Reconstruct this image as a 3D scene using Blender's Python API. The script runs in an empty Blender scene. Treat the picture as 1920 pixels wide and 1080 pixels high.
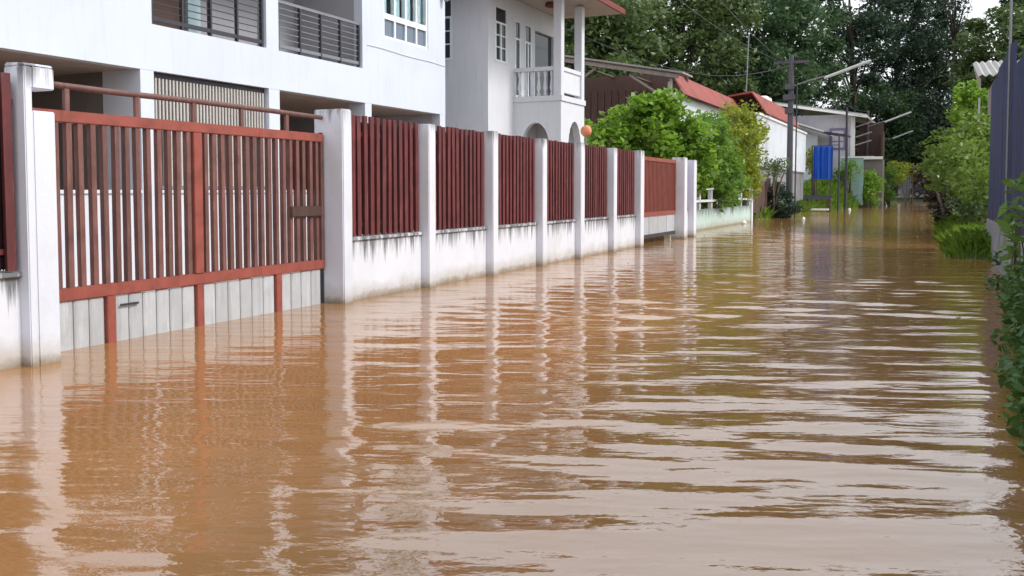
import bpy, bmesh, math, random
import numpy as np
from mathutils import Vector

R = math.radians
random.seed(7)
rng = np.random.default_rng(11)
S = bpy.context.scene
COL = S.collection

# ------------------------------------------------------------------ camera
cam_d = bpy.data.cameras.new('camera')
cam = bpy.data.objects.new('camera', cam_d)
COL.objects.link(cam)
cam.location = (0, 0, 1.30)
cam.rotation_euler = (R(90 - 3.0), 0, R(25.2))
cam_d.sensor_width = 36.0
cam_d.lens = 36.0 * 1700 / 1920
cam_d.shift_y = -(540 - 445) / 1920
cam_d.clip_start = 0.05
cam_d.clip_end = 5000
S.camera = cam

# ------------------------------------------------------------------ sky, sun, exposure
SUN = Vector((0.95, 0.16, 1.0)).normalized()
w = bpy.data.worlds.new('World')
S.world = w
w.use_nodes = True
nt = w.node_tree
bg = nt.nodes['Background']
sky = nt.nodes.new('ShaderNodeTexSky')
sky.sky_type = 'NISHITA'
sky.sun_disc = False
sky.sun_elevation = math.asin(SUN.z)
sky.sun_rotation = math.atan2(SUN.x, SUN.y)
sky.air_density = 1.0
sky.dust_density = 4.0
sky.ozone_density = 1.0
hs = nt.nodes.new('ShaderNodeHueSaturation')
hs.inputs['Saturation'].default_value = 0.38
nt.links.new(sky.outputs[0], hs.inputs['Color'])
cloud = nt.nodes.new('ShaderNodeMix')          # high thin overcast: the blue sky seen through an even white veil
cloud.data_type = 'RGBA'
cloud.inputs[0].default_value = 0.70
cloud.inputs[7].default_value = (5.6, 5.8, 6.1, 1)
nt.links.new(hs.outputs[0], cloud.inputs[6])
nt.links.new(cloud.outputs[2], bg.inputs['Color'])
bg.inputs['Strength'].default_value = 0.15

sl = bpy.data.lights.new('sun', 'SUN')
sl.energy = 1.45
sl.angle = R(12)
sl.color = (1.0, 0.96, 0.90)
so = bpy.data.objects.new('sun', sl)
COL.objects.link(so)
so.location = (20, 0, 40)
so.rotation_euler = (-SUN).to_track_quat('-Z', 'Y').to_euler()

S.view_settings.view_transform = 'Standard'
S.view_settings.look = 'None'
S.view_settings.gamma = 1
S.view_settings.use_curve_mapping = False
S.view_settings.exposure = 0.78


# ------------------------------------------------------------------ materials
def srgb(r, g, b):
    f = lambda c: (c / 255 / 12.92) if c / 255 <= 0.04045 else ((c / 255 + 0.055) / 1.055) ** 2.4
    return (f(r), f(g), f(b))


class NT:
    def __init__(s, name):
        s.m = bpy.data.materials.new(name)
        s.m.use_nodes = True
        s.t = s.m.node_tree
        s.b = s.t.nodes['Principled BSDF']
        s.out = s.t.nodes['Material Output']

    def n(s, typ, **kw):
        x = s.t.nodes.new('ShaderNode' + typ)
        for k, v in kw.items():
            setattr(x, k, v)
        return x

    def l(s, a, b):
        s.t.links.new(a, b)

    def pos(s, scale=(1, 1, 1)):
        g = s.n('NewGeometry')
        m = s.n('Mapping')
        m.inputs['Scale'].default_value = scale
        s.l(g.outputs['Position'], m.inputs['Vector'])
        return m.outputs[0]

    def noise(s, scale, vec=None, detail=4, rough=0.55):
        x = s.n('TexNoise')
        x.inputs['Scale'].default_value = scale
        x.inputs['Detail'].default_value = detail
        x.inputs['Roughness'].default_value = rough
        s.l(vec if vec is not None else s.pos(), x.inputs['Vector'])
        return x.outputs['Fac']

    def ramp(s, fac, a, b, c0=0.0, c1=1.0):
        x = s.n('MapRange')
        x.inputs['From Min'].default_value = a
        x.inputs['From Max'].default_value = b
        x.inputs['To Min'].default_value = c0
        x.inputs['To Max'].default_value = c1
        s.l(fac, x.inputs['Value'])
        return x.outputs[0]

    def math(s, op, a, b):
        x = s.n('Math', operation=op)
        for i, v in enumerate((a, b)):
            if isinstance(v, (int, float)):
                x.inputs[i].default_value = v
            else:
                s.l(v, x.inputs[i])
        return x.outputs[0]

    def mix(s, fac, a, b, mode='MIX'):
        x = s.n('Mix', data_type='RGBA', blend_type=mode)
        for i, v in ((0, fac), (6, a), (7, b)):
            if isinstance(v, (int, float)):
                x.inputs[i].default_value = v
            elif isinstance(v, tuple):
                x.inputs[i].default_value = (*v[:3], 1)
            else:
                s.l(v, x.inputs[i])
        return x.outputs[2]

    def z(s):
        g = s.n('NewGeometry')
        x = s.n('SeparateXYZ')
        s.l(g.outputs['Position'], x.inputs[0])
        return x.outputs[2]

    def bump(s, h, strength, dist=0.01):
        x = s.n('Bump')
        x.inputs['Strength'].default_value = strength
        x.inputs['Distance'].default_value = dist
        s.l(h, x.inputs['Height'])
        s.l(x.outputs[0], s.b.inputs['Normal'])

    def col(s, c):
        if isinstance(c, tuple):
            s.b.inputs['Base Color'].default_value = (*c[:3], 1)
        else:
            s.l(c, s.b.inputs['Base Color'])


def paint(name, col, col2=None, rough=0.7, scale=3.0, amount=0.35, grime=0.0, bump=0.15, metal=0.0, vary=0.0):
    n = NT(name)
    c2 = col2 or tuple(x * 0.72 for x in col)
    f = n.ramp(n.noise(scale, detail=6), 0.42, 0.75, 0, amount)
    c = n.mix(f, col, c2)
    if grime:
        g = n.ramp(n.noise(2.2, n.pos((6, 6, 0.5)), 5, 0.65), 0.52, 0.72, 0, grime)
        c = n.mix(g, c, tuple(x * 0.35 for x in c2))
    if vary:                                   # every slat has weathered its own way
        oi = n.n('ObjectInfo')
        c = n.mix(n.ramp(oi.outputs['Random'], 0, 1, 0, vary), c, tuple(x * 0.45 + 0.02 for x in col))
        fade = n.ramp(n.noise(1.0, n.pos((20, 20, 2.5)), 4, 0.7), 0.55, 0.8, 0, vary)
        c = n.mix(fade, c, tuple(min(1, x * 1.5 + 0.05) for x in col))
    n.col(c)
    n.b.inputs['Roughness'].default_value = rough
    n.b.inputs['Metallic'].default_value = metal
    n.b.inputs['Specular IOR Level'].default_value = 0.3
    n.bump(n.noise(40, detail=3), bump, 0.01)
    return n.m


def stained_wall(name, col, top, depth, strength=0.8):
    """white render with black mould runs under the coping and a scum line at the water"""
    n = NT(name)
    base = n.mix(n.ramp(n.noise(1.6, detail=6), 0.4, 0.75, 0, 0.5), col, tuple(x * 0.82 for x in col))
    z = n.z()
    drip = n.noise(1.0, n.pos((9, 9, 0.55)), 5, 0.7)
    fine = n.noise(1.0, n.pos((34, 34, 1.6)), 3, 0.6)
    dd = n.math('ADD', n.math('MULTIPLY', drip, 0.65), n.math('MULTIPLY', fine, 0.35))
    hz = n.ramp(z, top - depth, top + 0.01, 0.0, 0.30)
    m1 = n.ramp(n.math('ADD', dd, hz), 0.66, 0.80, 0, strength)
    base = n.mix(m1, base, (0.045, 0.045, 0.038))
    yel = n.ramp(n.noise(2.5, n.pos((1, 1, 0.6)), 4), 0.55, 0.75, 0, 0.35)
    base = n.mix(yel, base, (0.50, 0.47, 0.38))
    lowz = n.ramp(n.math('ADD', z, n.math('MULTIPLY', n.noise(5, detail=6, rough=0.75), -0.20)), -0.105, -0.02, 0.85, 0.0)
    base = n.mix(lowz, base, (0.07, 0.055, 0.035))
    soak = n.ramp(n.math('ADD', z, n.math('MULTIPLY', n.noise(2.4, detail=6, rough=0.7), -0.35)), -0.16, 0.06, 0.6, 0.0)
    base = n.mix(soak, base, (0.34, 0.27, 0.18))
    n.col(base)
    n.b.inputs['Roughness'].default_value = 0.85
    n.b.inputs['Specular IOR Level'].default_value = 0.2
    n.bump(n.noise(25, detail=5), 0.25, 0.01)
    return n.m


def leaf_mat(name, dark, light, trans=0.35):
    n = NT(name)
    g = n.n('NewGeometry')
    cr = n.n('ValToRGB')
    cr.color_ramp.elements[0].color = (*dark, 1)
    cr.color_ramp.elements[1].color = (*light, 1)
    n.l(g.outputs['Random Per Island'], cr.inputs[0])
    big = n.ramp(n.noise(0.55, detail=2), 0.35, 0.7, 0.0, 0.55)
    c = n.mix(big, cr.outputs[0], light)
    n.col(c)
    n.b.inputs['Roughness'].default_value = 0.45
    n.b.inputs['Specular IOR Level'].default_value = 0.35
    t = n.n('BsdfTranslucent')
    n.l(n.mix(0.5, c, (light[0] * 1.2, light[1] * 1.2, light[2] * 0.6)), t.inputs['Color'])
    ms = n.n('MixShader')
    ms.inputs[0].default_value = trans
    n.l(n.b.outputs[0], ms.inputs[1])
    n.l(t.outputs[0], ms.inputs[2])
    n.l(ms.outputs[0], n.out.inputs['Surface'])
    return n.m


M = {}
M['white_house'] = paint('white_house_paint', (0.61, 0.66, 0.75), (0.53, 0.57, 0.64), 0.75, 0.7, 0.55, 0.10)
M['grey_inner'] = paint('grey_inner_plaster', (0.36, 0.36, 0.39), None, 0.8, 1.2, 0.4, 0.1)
M['white_house_b'] = paint('off_white_house_paint', (0.64, 0.66, 0.70), (0.54, 0.56, 0.59), 0.75, 0.8, 0.5, 0.15)
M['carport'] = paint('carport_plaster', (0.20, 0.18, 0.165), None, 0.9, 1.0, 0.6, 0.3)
M['fence_white'] = stained_wall('stained_white_render', (0.68, 0.70, 0.76), 0.75, 0.50)
M['pillar_white'] = stained_wall('pillar_white_render', (0.66, 0.69, 0.77), 2.26, 0.35, 0.75)
M['post_white'] = stained_wall('post_white_render', (0.68, 0.70, 0.76), 2.2, 0.30, 0.65)
M['maroon'] = paint('maroon_slat_paint', srgb(114, 54, 55), srgb(78, 40, 42), 0.55, 5, 0.8, 0.45, vary=0.75)
M['maroon_dark'] = paint('gap_darkening_maroon', (0.035, 0.014, 0.014), None, 0.7, 3, 0.7, 0.3)  # near-black maroon that puts the dark of the slat gaps into colour
M['gate_red'] = paint('gate_red_oxide', srgb(150, 82, 72), srgb(112, 64, 54), 0.5, 6, 0.7, 0.25)
M['gate_slat'] = paint('gate_slat_brown', srgb(124, 86, 80), srgb(84, 56, 53), 0.55, 6, 0.7, 0.4, vary=0.6)
M['gate_sheet'] = paint('galvanised_gate_sheet', (0.50, 0.52, 0.54), (0.38, 0.39, 0.40), 0.45, 5, 0.6, 0.4, vary=0.35)
M['steel_dark'] = paint('dark_steel', (0.05, 0.05, 0.06), None, 0.45, 8, 0.5)
M['steel_grey'] = paint('grey_steel', (0.24, 0.25, 0.27), None, 0.45, 8, 0.5, 0, 0.1, 0.4)
M['alu'] = paint('white_aluminium', (0.74, 0.80, 0.83), None, 0.4, 6, 0.25)
M['wood_brown'] = paint('dark_brown_wood', (0.085, 0.05, 0.04), None, 0.6, 4, 0.7, 0.4)
M['wood_grey'] = paint('weathered_grey_wood', (0.30, 0.26, 0.24), None, 0.8, 5, 0.7, 0.4)
M['curtain'] = paint('pale_green_curtain', (0.50, 0.66, 0.70), (0.36, 0.50, 0.54), 0.9, 3, 0.5)
M['shutter'] = paint('pale_shutter_slat', (0.60, 0.57, 0.54), None, 0.5, 5, 0.4, 0.2)
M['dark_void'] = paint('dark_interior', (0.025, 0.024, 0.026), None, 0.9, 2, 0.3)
M['soffit'] = paint('soffit_board', (0.46, 0.40, 0.37), None, 0.8, 2, 0.5, 0.2)
M['roof_red'] = paint('red_roof_sheet', srgb(150, 74, 66), srgb(104, 56, 50), 0.6, 1.5, 0.8, 0.6)
M['roof_maroon'] = paint('maroon_roof_tile', srgb(120, 56, 54), None, 0.6, 2.5, 0.6, 0.3)
M['roof_grey'] = paint('weathered_roof_sheet', (0.34, 0.33, 0.32), None, 0.6, 2.0, 0.7, 0.5)
M['sheet_white'] = paint('white_wall_sheet', (0.66, 0.70, 0.76), (0.52, 0.55, 0.60), 0.5, 0.9, 0.5, 0.3)
M['lilac'] = paint('lilac_white_plaster', (0.64, 0.62, 0.70), None, 0.8, 0.8, 0.4, 0.3)
M['purple'] = paint('purple_frame_paint', (0.26, 0.20, 0.36), None, 0.6, 3, 0.4)
M['mint'] = stained_wall('mint_render', (0.48, 0.60, 0.56), 0.70, 0.6, 0.8)
M['mint_clean'] = paint('mint_plaster', (0.30, 0.46, 0.43), None, 0.8, 1.0, 0.5, 0.3)
M['concrete'] = paint('grey_concrete', (0.23, 0.235, 0.25), (0.15, 0.15, 0.155), 0.9, 2.0, 0.8, 0.6, 0.4)
M['concrete_light'] = paint('pale_concrete', (0.42, 0.40, 0.36), None, 0.9, 1.0, 0.7, 0.3, 0.4)
M['pole_con'] = paint('dark_pole_concrete', (0.10, 0.10, 0.115), None, 0.9, 2.0, 0.6, 0.4)
M['blue_sheet'] = paint('navy_blue_sheet', srgb(50, 58, 94), srgb(36, 42, 68), 0.45, 1.4, 0.7, 0.25, 0.05)
M['tarp'] = paint('blue_tarp', (0.015, 0.09, 0.46), (0.01, 0.06, 0.30), 0.5, 1.5, 0.6)
M['lamp_white'] = paint('white_lamp_housing', (0.52, 0.54, 0.54), None, 0.4, 3, 0.5, 0.3)
M['orange'] = paint('orange_mirror_back', (0.78, 0.30, 0.16), None, 0.5, 3, 0.3)
M['bark'] = paint('dark_bark', (0.055, 0.045, 0.04), None, 0.95, 6, 0.7, 0.4, 0.6)
M['bark_light'] = paint('grey_brown_bark', (0.16, 0.13, 0.10), None, 0.95, 6, 0.7, 0.4, 0.6)
M['car_paint'] = paint('dark_grey_car_paint', (0.045, 0.05, 0.07), None, 0.25, 1, 0.2, 0, 0.0)
M['rubber'] = paint('black_rubber', (0.02, 0.02, 0.02), None, 0.8, 5, 0.3)
M['plastic_grey'] = paint('grey_plastic', (0.30, 0.33, 0.38), None, 0.5, 3, 0.4)
M['litter'] = paint('white_plastic', (0.8, 0.8, 0.78), None, 0.4, 3, 0.2)
M['lamp_red'] = paint('red_lens', (0.4, 0.02, 0.02), None, 0.2, 3, 0.2)
M['lf_bright'] = leaf_mat('bright_green_leaf', (0.05, 0.125, 0.02), (0.26, 0.43, 0.06), 0.48)
M['lf_mid'] = leaf_mat('mid_green_leaf', (0.045, 0.11, 0.022), (0.19, 0.34, 0.06), 0.45)
M['lf_yellow'] = leaf_mat('yellow_green_leaf', (0.10, 0.15, 0.02), (0.30, 0.35, 0.04), 0.42)
M['lf_lime'] = leaf_mat('lime_green_leaf', (0.06, 0.115, 0.025), (0.20, 0.30, 0.06), 0.42)
M['lf_olive'] = leaf_mat('olive_tree_leaf', (0.030, 0.062, 0.020), (0.125, 0.180, 0.070), 0.30)
M['lf_green'] = leaf_mat('green_tree_leaf', (0.022, 0.055, 0.026), (0.080, 0.150, 0.066), 0.30)
M['lf_dark'] = leaf_mat('dark_tree_leaf', (0.014, 0.030, 0.022), (0.050, 0.088, 0.058), 0.25)
M['lf_brown'] = leaf_mat('withered_brown_leaf', (0.025, 0.018, 0.016), (0.075, 0.055, 0.045), 0.2)
M['lf_vine'] = leaf_mat('dark_vine_leaf', (0.02, 0.055, 0.018), (0.10, 0.20, 0.05), 0.35)
M['grass'] = leaf_mat('grass_blade', (0.07, 0.15, 0.02), (0.22, 0.36, 0.05), 0.4)

gl = NT('dark_window_glass')
gl.col((0.03, 0.035, 0.04))
gl.b.inputs['Roughness'].default_value = 0.08
gl.b.inputs['Specular IOR Level'].default_value = 0.25
M['glass'] = gl.m
gl = NT('clear_window_glass')
gl.b.inputs['Roughness'].default_value = 0.02
gl.col((0.95, 1, 1))
gl.b.inputs['Transmission Weight'].default_value = 1.0
gl.b.inputs['IOR'].default_value = 1.1
M['glass_clear'] = gl.m

gl = NT('blue_grey_window_glass')
gl.col((0.12, 0.16, 0.22))
gl.b.inputs['Roughness'].default_value = 0.08
M['glass_blue'] = gl.m

# ground: wet earth, grass and dry concrete at the far end
n = NT('wet_earth')
e = n.mix(n.ramp(n.noise(0.8, detail=8), 0.35, 0.7), (0.10, 0.07, 0.045), (0.06, 0.09, 0.03))
n.col(e)
n.b.inputs['Roughness'].default_value = 0.95
n.bump(n.noise(8, detail=6), 0.5, 0.05)
M['earth'] = n.m
n = NT('flood_water')
mud = n.mix(n.ramp(n.noise(0.35, n.pos((1.0, 0.5, 1)), 4), 0.35, 0.7), (0.33, 0.160, 0.055), (0.24, 0.128, 0.050))
n.col(mud)
n.b.inputs['Roughness'].default_value = 0.035
n.b.inputs['IOR'].default_value = 2.4
n.b.inputs['Specular IOR Level'].default_value = 0.5
rot = n.n('Mapping')                       # ripples lie across the wave train, which rolls up the street
rot.inputs['Rotation'].default_value = (0, 0, R(-23))
n.l(n.n('NewGeometry').outputs['Position'], rot.inputs['Vector'])


def rip(sc, det):
    q = n.n('Mapping')
    q.inputs['Scale'].default_value = sc
    n.l(rot.outputs[0], q.inputs['Vector'])
    return n.noise(1.0, q.outputs[0], det, 0.5)


rp = rip((1.3, 5.5, 1), 2)
rp2 = rip((9, 17, 1), 3)
n.bump(n.math('ADD', n.math('MULTIPLY', rp, 1.0), n.math('MULTIPLY', rp2, 0.20)), 0.22, 0.05)
M['water'] = n.m


# ------------------------------------------------------------------ build helpers
W = {}          # world location of every placed object


def fresh(name, data, loc, parent):
    o = bpy.data.objects.new(name, data)
    COL.objects.link(o)
    loc = Vector(loc)
    if parent is not None:
        o.parent = parent
        o.location = loc - W[parent.name]
    else:
        o.location = loc
    W[o.name] = loc
    return o


def thing(name, label, cat, loc, group=None):
    o = fresh(name, None, loc, None)
    o.empty_display_size = 0.2
    return tag(o, label, cat, group)


def tag(o, label, cat=None, group=None):
    o['label'] = label
    if cat:
        o['category'] = cat
    if group:
        o['group'] = group
    return o


class MB:
    def __init__(s):
        s.v = []
        s.f = []

    def box(s, x0, x1, y0, y1, z0, z1):
        i = len(s.v)
        s.v += [(x0, y0, z0), (x1, y0, z0), (x1, y1, z0), (x0, y1, z0), (x0, y0, z1), (x1, y0, z1), (x1, y1, z1), (x0, y1, z1)]
        s.f += [tuple(i + k for k in q) for q in ((0, 3, 2, 1), (4, 5, 6, 7), (0, 1, 5, 4), (1, 2, 6, 5), (2, 3, 7, 6), (3, 0, 4, 7))]
        return s

    def tube(s, pts, rad, k=8, cap=True):
        pts = [Vector(p) for p in pts]
        rad = rad if isinstance(rad, (list, tuple)) else [rad] * len(pts)
        rings = []
        for a, p in enumerate(pts):
            d = (pts[min(a + 1, len(pts) - 1)] - pts[max(a - 1, 0)]).normalized()
            u = d.cross(Vector((0, 0, 1)) if abs(d.z) < 0.95 else Vector((1, 0, 0))).normalized()
            v = d.cross(u)
            i = len(s.v)
            for j in range(k):
                t = 2 * math.pi * j / k
                s.v.append(tuple(p + (u * math.cos(t) + v * math.sin(t)) * rad[a]))
            rings.append(i)
        for a in range(len(rings) - 1):
            for j in range(k):
                s.f.append((rings[a] + j, rings[a] + (j + 1) % k, rings[a + 1] + (j + 1) % k, rings[a + 1] + j))
        if cap:
            s.f.append(tuple(rings[0] + j for j in reversed(range(k))))
            s.f.append(tuple(rings[-1] + j for j in range(k)))
        return s

    def lathe(s, c, prof, k=12):
        rings = []
        for r, z in prof:
            rings.append(len(s.v))
            for j in range(k):
                t = 2 * math.pi * j / k
                s.v.append((c[0] + r * math.cos(t), c[1] + r * math.sin(t), c[2] + z))
        for a in range(len(rings) - 1):
            for j in range(k):
                s.f.append((rings[a] + j, rings[a] + (j + 1) % k, rings[a + 1] + (j + 1) % k, rings[a + 1] + j))
        s.f.append(tuple(rings[0] + j for j in reversed(range(k))))
        s.f.append(tuple(rings[-1] + j for j in range(k)))
        return s

    def prism(s, poly, axis, a, b):
        """poly: 2-d outline extruded along axis from a to b"""
        i = len(s.v)
        k = len(poly)
        for t in (a, b):
            for (p, q) in poly:
                s.v.append({'x': (t, p, q), 'y': (p, t, q), 'z': (p, q, t)}[axis])
        s.f.append(tuple(i + j for j in range(k)))
        s.f.append(tuple(i + k + j for j in reversed(range(k))))
        for j in range(k):
            s.f.append((i + j, i + k + j, i + k + (j + 1) % k, i + (j + 1) % k))
        return s

    def mesh(s, name, mat, origin=(0, 0, 0), bevel=0.0, smooth=False):
        me = bpy.data.meshes.new(name)
        ox, oy, oz = origin
        me.from_pydata([(x - ox, y - oy, z - oz) for x, y, z in s.v], [], s.f)
        bm = bmesh.new()
        bm.from_mesh(me)
        bmesh.ops.recalc_face_normals(bm, faces=bm.faces)
        if bevel:
            bmesh.ops.bevel(bm, geom=[e for e in bm.edges if len(e.link_faces) == 2 and e.calc_face_angle(0) > 0.6], offset=bevel, segments=2, affect='EDGES', clamp_overlap=True)
        bm.to_mesh(me)
        bm.free()
        if smooth:
            me.polygons.foreach_set('use_smooth', [True] * len(me.polygons))
        me.materials.append(M[mat] if isinstance(mat, str) else mat)
        return me

    def build(s, name, mat, parent=None, bevel=0.0, smooth=False, origin=None):
        if origin is None:
            origin = W[parent.name] if parent is not None else s.v[0]
        return fresh(name, s.mesh(name, mat, origin, bevel, smooth), origin, parent)


def B(*a):
    return MB().box(*a)


def quads_mesh(name, V, mat, k=4):
    """V: (n*k,3) array, consecutive k verts make one face"""
    me = bpy.data.meshes.new(name)
    nv = len(V)
    nf = nv // k
    me.vertices.add(nv)
    me.vertices.foreach_set('co', np.ascontiguousarray(V, dtype=np.float32).ravel())
    me.loops.add(nv)
    me.loops.foreach_set('vertex_index', np.arange(nv, dtype=np.int32))
    me.polygons.add(nf)
    me.polygons.foreach_set('loop_start', np.arange(0, nv, k, dtype=np.int32))
    me.update(calc_edges=True)
    me.validate()
    me.materials.append(M[mat])
    return me


def leaves(C, size, up=0.5, aspect=0.5, droop=0.0):
    """pointed leaves at centres C: kite quads, folded a little along the rib"""
    k = len(C)
    d = rng.normal(size=(k, 3))
    d[:, 2] = d[:, 2] * 0.6 - droop
    d /= np.linalg.norm(d, axis=1)[:, None]
    nrm = rng.normal(size=(k, 3)) * (1 - up)
    nrm[:, 2] += up * 1.6
    sd = np.cross(d, nrm)
    sd /= np.linalg.norm(sd, axis=1)[:, None] + 1e-9
    nn = np.cross(sd, d)
    s = size * rng.uniform(0.6, 1.3, size=(k, 1))
    a = C - d * s * 0.5
    tip = C + d * s * 0.5 - nn * s * 0.08
    l = C + sd * s * aspect * 0.5 + nn * s * 0.07 - d * s * 0.05
    r = C - sd * s * aspect * 0.5 + nn * s * 0.07 - d * s * 0.05
    return np.stack([a, r, tip, l], 1).reshape(-1, 3)


def clump_points(centres, radii, per, flat=0.7):
    out = []
    for c, r in zip(centres, radii):
        k = max(4, int(per * rng.uniform(0.7, 1.3)))
        p = rng.normal(size=(k, 3))
        p /= np.linalg.norm(p, axis=1)[:, None]
        p *= (rng.random((k, 1)) ** 0.45) * r
        p[:, 2] *= flat
        out.append(p + c)
    return np.concatenate(out)


def ellipsoid_centres(c, rad, k, shell=0.35, zmin=-1.0):
    p = rng.normal(size=(k * 3, 3))
    p /= np.linalg.norm(p, axis=1)[:, None]
    p = p[p[:, 2] > zmin][:k]
    p *= (shell + (1 - shell) * rng.random((len(p), 1)) ** 0.5)
    return p * np.array(rad) + np.array(c)


def tree(name, label, loc, height, rad, trunk_r, mat, n_clump=46, per=150, leaf=0.34, crown_frac=0.62, clump_r=1.25, bark='bark', group=None, cat='tree', lean=(0, 0), stems=1, shell=0.3, flat=0.7, up=0.45):
    t = thing(name, label, cat, loc, group)
    L = Vector(loc)
    cz = height * (1 - crown_frac / 2)
    top = np.array([lean[0], lean[1], 0]) + np.array(loc)
    cen = ellipsoid_centres(top + np.array([0, 0, cz]), (rad, rad, height * crown_frac / 2), n_clump, shell)
    rr = clump_r * rng.uniform(0.6, 1.35, size=len(cen))
    P = clump_points(cen, rr, per, flat)
    V = leaves(P, leaf, up) - np.array(loc)
    o = fresh('crown', quads_mesh('crown', V, mat), loc, t)
    o['kind'] = 'stuff'
    m = MB()
    for sidx in range(stems):
        off = Vector((0, 0, 0)) if stems == 1 else Vector((rng.normal() * 0.25, rng.normal() * 0.25, 0))
        p0 = L + off
        tp = Vector(top) + Vector((rng.normal() * 0.15 * rad * (stems > 1), rng.normal() * 0.15 * rad * (stems > 1), height * 0.86))
        mid = p0.lerp(tp, 0.5) + Vector((rng.normal() * 0.02 * height, rng.normal() * 0.02 * height, 0))
        m.tube([p0, p0.lerp(mid, 0.5), mid, mid.lerp(tp, 0.5), tp], [trunk_r * 1.2, trunk_r, trunk_r * 0.8, trunk_r * 0.5, trunk_r * 0.15], 7)
        sel = rng.choice(len(cen), size=min(len(cen), 14 if stems == 1 else 5), replace=False)
        for j in sel:
            c = Vector(cen[j])
            f = min(0.85, max(0.2, (c.z - L.z) / height * 0.75))
            st = p0.lerp(mid, f * 2) if f < 0.5 else mid.lerp(tp, f * 2 - 1)
            k = st.lerp(c, 0.5) + Vector((0, 0, -0.06 * (c - st).length))
            m.tube([st, k, c], [trunk_r * 0.35, trunk_r * 0.22, trunk_r * 0.06], 5)
    m.build('trunk', bark, t, smooth=True)
    return t


# ------------------------------------------------------------------ the setting: terrain and water
def terrain_height(x, y):
    z = np.full_like(x, -0.40)
    wob = 0.35 * np.sin(y * 0.9 + 1.3 * np.sin(x * 0.7)) + 0.22 * np.sin(y * 2.3 + x)
    sm = lambda e0, e1, v: np.clip((v - e0) / (e1 - e0), 0, 1) ** 2 * (3 - 2 * np.clip((v - e0) / (e1 - e0), 0, 1))
    # far left bank
    edge = np.where(y < 58, -6.75, -6.75 + (y - 58) * 0.11) + wob * 0.35
    left = sm(0.0, 1.6, edge - x + 0.55) * 0.62 * sm(37.5, 40.5, y)
    z = z + left
    z = z + 1.75 * np.exp(-(((x + 7.6) / 1.9) ** 2 + ((y - 68) / 5.0) ** 2))
    # right bank under the grass and the bushes
    e2 = np.where(y < 24, -0.12, -0.12 - (y - 24) * 0.012) + wob * 0.28
    right = sm(0.0, 0.9, x - e2 + 0.25) * 0.60 * sm(17.6, 19.6, y + wob * 0.5)
    z = z + right
    z = np.maximum(z, -0.4 + 0.75 * sm(1.15, 1.9, x))
    # dry end of the street
    far = sm(88, 101, y + wob * 0.6) * 0.98
    z = np.maximum(z, -0.4 + far)
    hill = sm(100, 170, y) * 2.5
    z = z + hill
    z = z + 0.02 * np.sin(3.1 * x + 1.7 * y) * np.cos(2.3 * y - 1.1 * x)
    return z


def axis(vals):
    return np.unique(np.concatenate([np.asarray(v, dtype=float) for v in vals]))


def grid(name, xs, ys, zf, mat, smooth=True):
    X, Y = np.meshgrid(xs, ys)
    Z = zf(X, Y)
    V = np.stack([X, Y, Z], -1).reshape(-1, 3).astype(np.float32)
    nx, ny = len(xs), len(ys)
    i = (np.arange(ny - 1)[:, None] * nx + np.arange(nx - 1)[None, :]).ravel()
    F = np.stack([i, i + 1, i + 1 + nx, i + nx], 1).astype(np.int32)
    me = bpy.data.meshes.new(name)
    me.vertices.add(len(V))
    me.vertices.foreach_set('co', V.ravel())
    me.loops.add(F.size)
    me.loops.foreach_set('vertex_index', F.ravel())
    me.polygons.add(len(F))
    me.polygons.foreach_set('loop_start', np.arange(0, F.size, 4, dtype=np.int32))
    me.polygons.foreach_set('use_smooth', np.ones(len(F), dtype=bool))
    me.update(calc_edges=True)
    me.materials.append(M[mat])
    o = fresh(name, me, (0, 0, 0), None)
    o['kind'] = 'structure'
    return o


gx = axis([[-2000, -600, -200, -90], np.arange(-50, -10, 2.0), np.arange(-10, 3.01, 0.22), [4, 6, 9, 14, 25, 60, 200, 600, 2000]])
gy = axis([[-2000, -600, -150, -40, -10], np.arange(-5, 15, 2.0), np.arange(15, 104, 0.45), np.arange(104, 180, 6), [220, 400, 900, 3000]])
grid('ground', gx, gy, terrain_height, 'earth')

# waves: a train rolling towards the camera plus cross chop
wv = []
wr = np.random.default_rng(5)
base_dir = math.atan2(math.cos(R(22)), -math.sin(R(22)))
for lam, slope, spread, cnt in ((0.95, 0.009, 0.22, 6), (0.55, 0.016, 0.18, 12), (0.33, 0.015, 0.28, 18), (0.20, 0.0045, 0.9, 24)):
    for _ in range(cnt):
        l_ = lam * wr.uniform(0.72, 1.35)
        a_ = base_dir + wr.normal() * spread
        k_ = 2 * math.pi / l_
        wv.append((k_ * math.cos(a_), k_ * math.sin(a_), slope * wr.uniform(0.6, 1.3) / k_, wr.uniform(0, 6.28), k_))


def wave_height(X, Y):
    Z = np.zeros_like(X)
    step = np.where(Y < 14, 0.045, np.where(Y < 32, 0.10, 0.4))
    calm = 0.24 + 0.86 * np.clip((X + 5.4 + 0.12 * Y) / 3.0, 0, 1)          # sheltered in front of the gate
    gust = 0.75 + 0.35 * np.sin(0.55 * X + 0.8 * np.sin(0.31 * Y)) * np.sin(0.42 * Y + 0.6)
    inside = np.where(X < -6.35, 0.25, 1.0)
    for kx, ky, a, ph, k in wv:
        lam = 2 * math.pi / k
        ok = np.clip(lam / (step * 4.0) - 0.6, 0, 1)
        Z += a * ok * np.sin(kx * X + ky * Y + ph)
    return Z * calm * gust * inside


wx = axis([[-40, -25], np.arange(-16, -6.5, 0.5), np.arange(-6.5, 1.61, 0.045), [2.2]])
wy = axis([[-12, -6, -2], np.arange(0, 14, 0.045), np.arange(14, 32, 0.10), np.arange(32, 106, 0.5)])
grid('water', wx, wy, wave_height, 'water')


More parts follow.
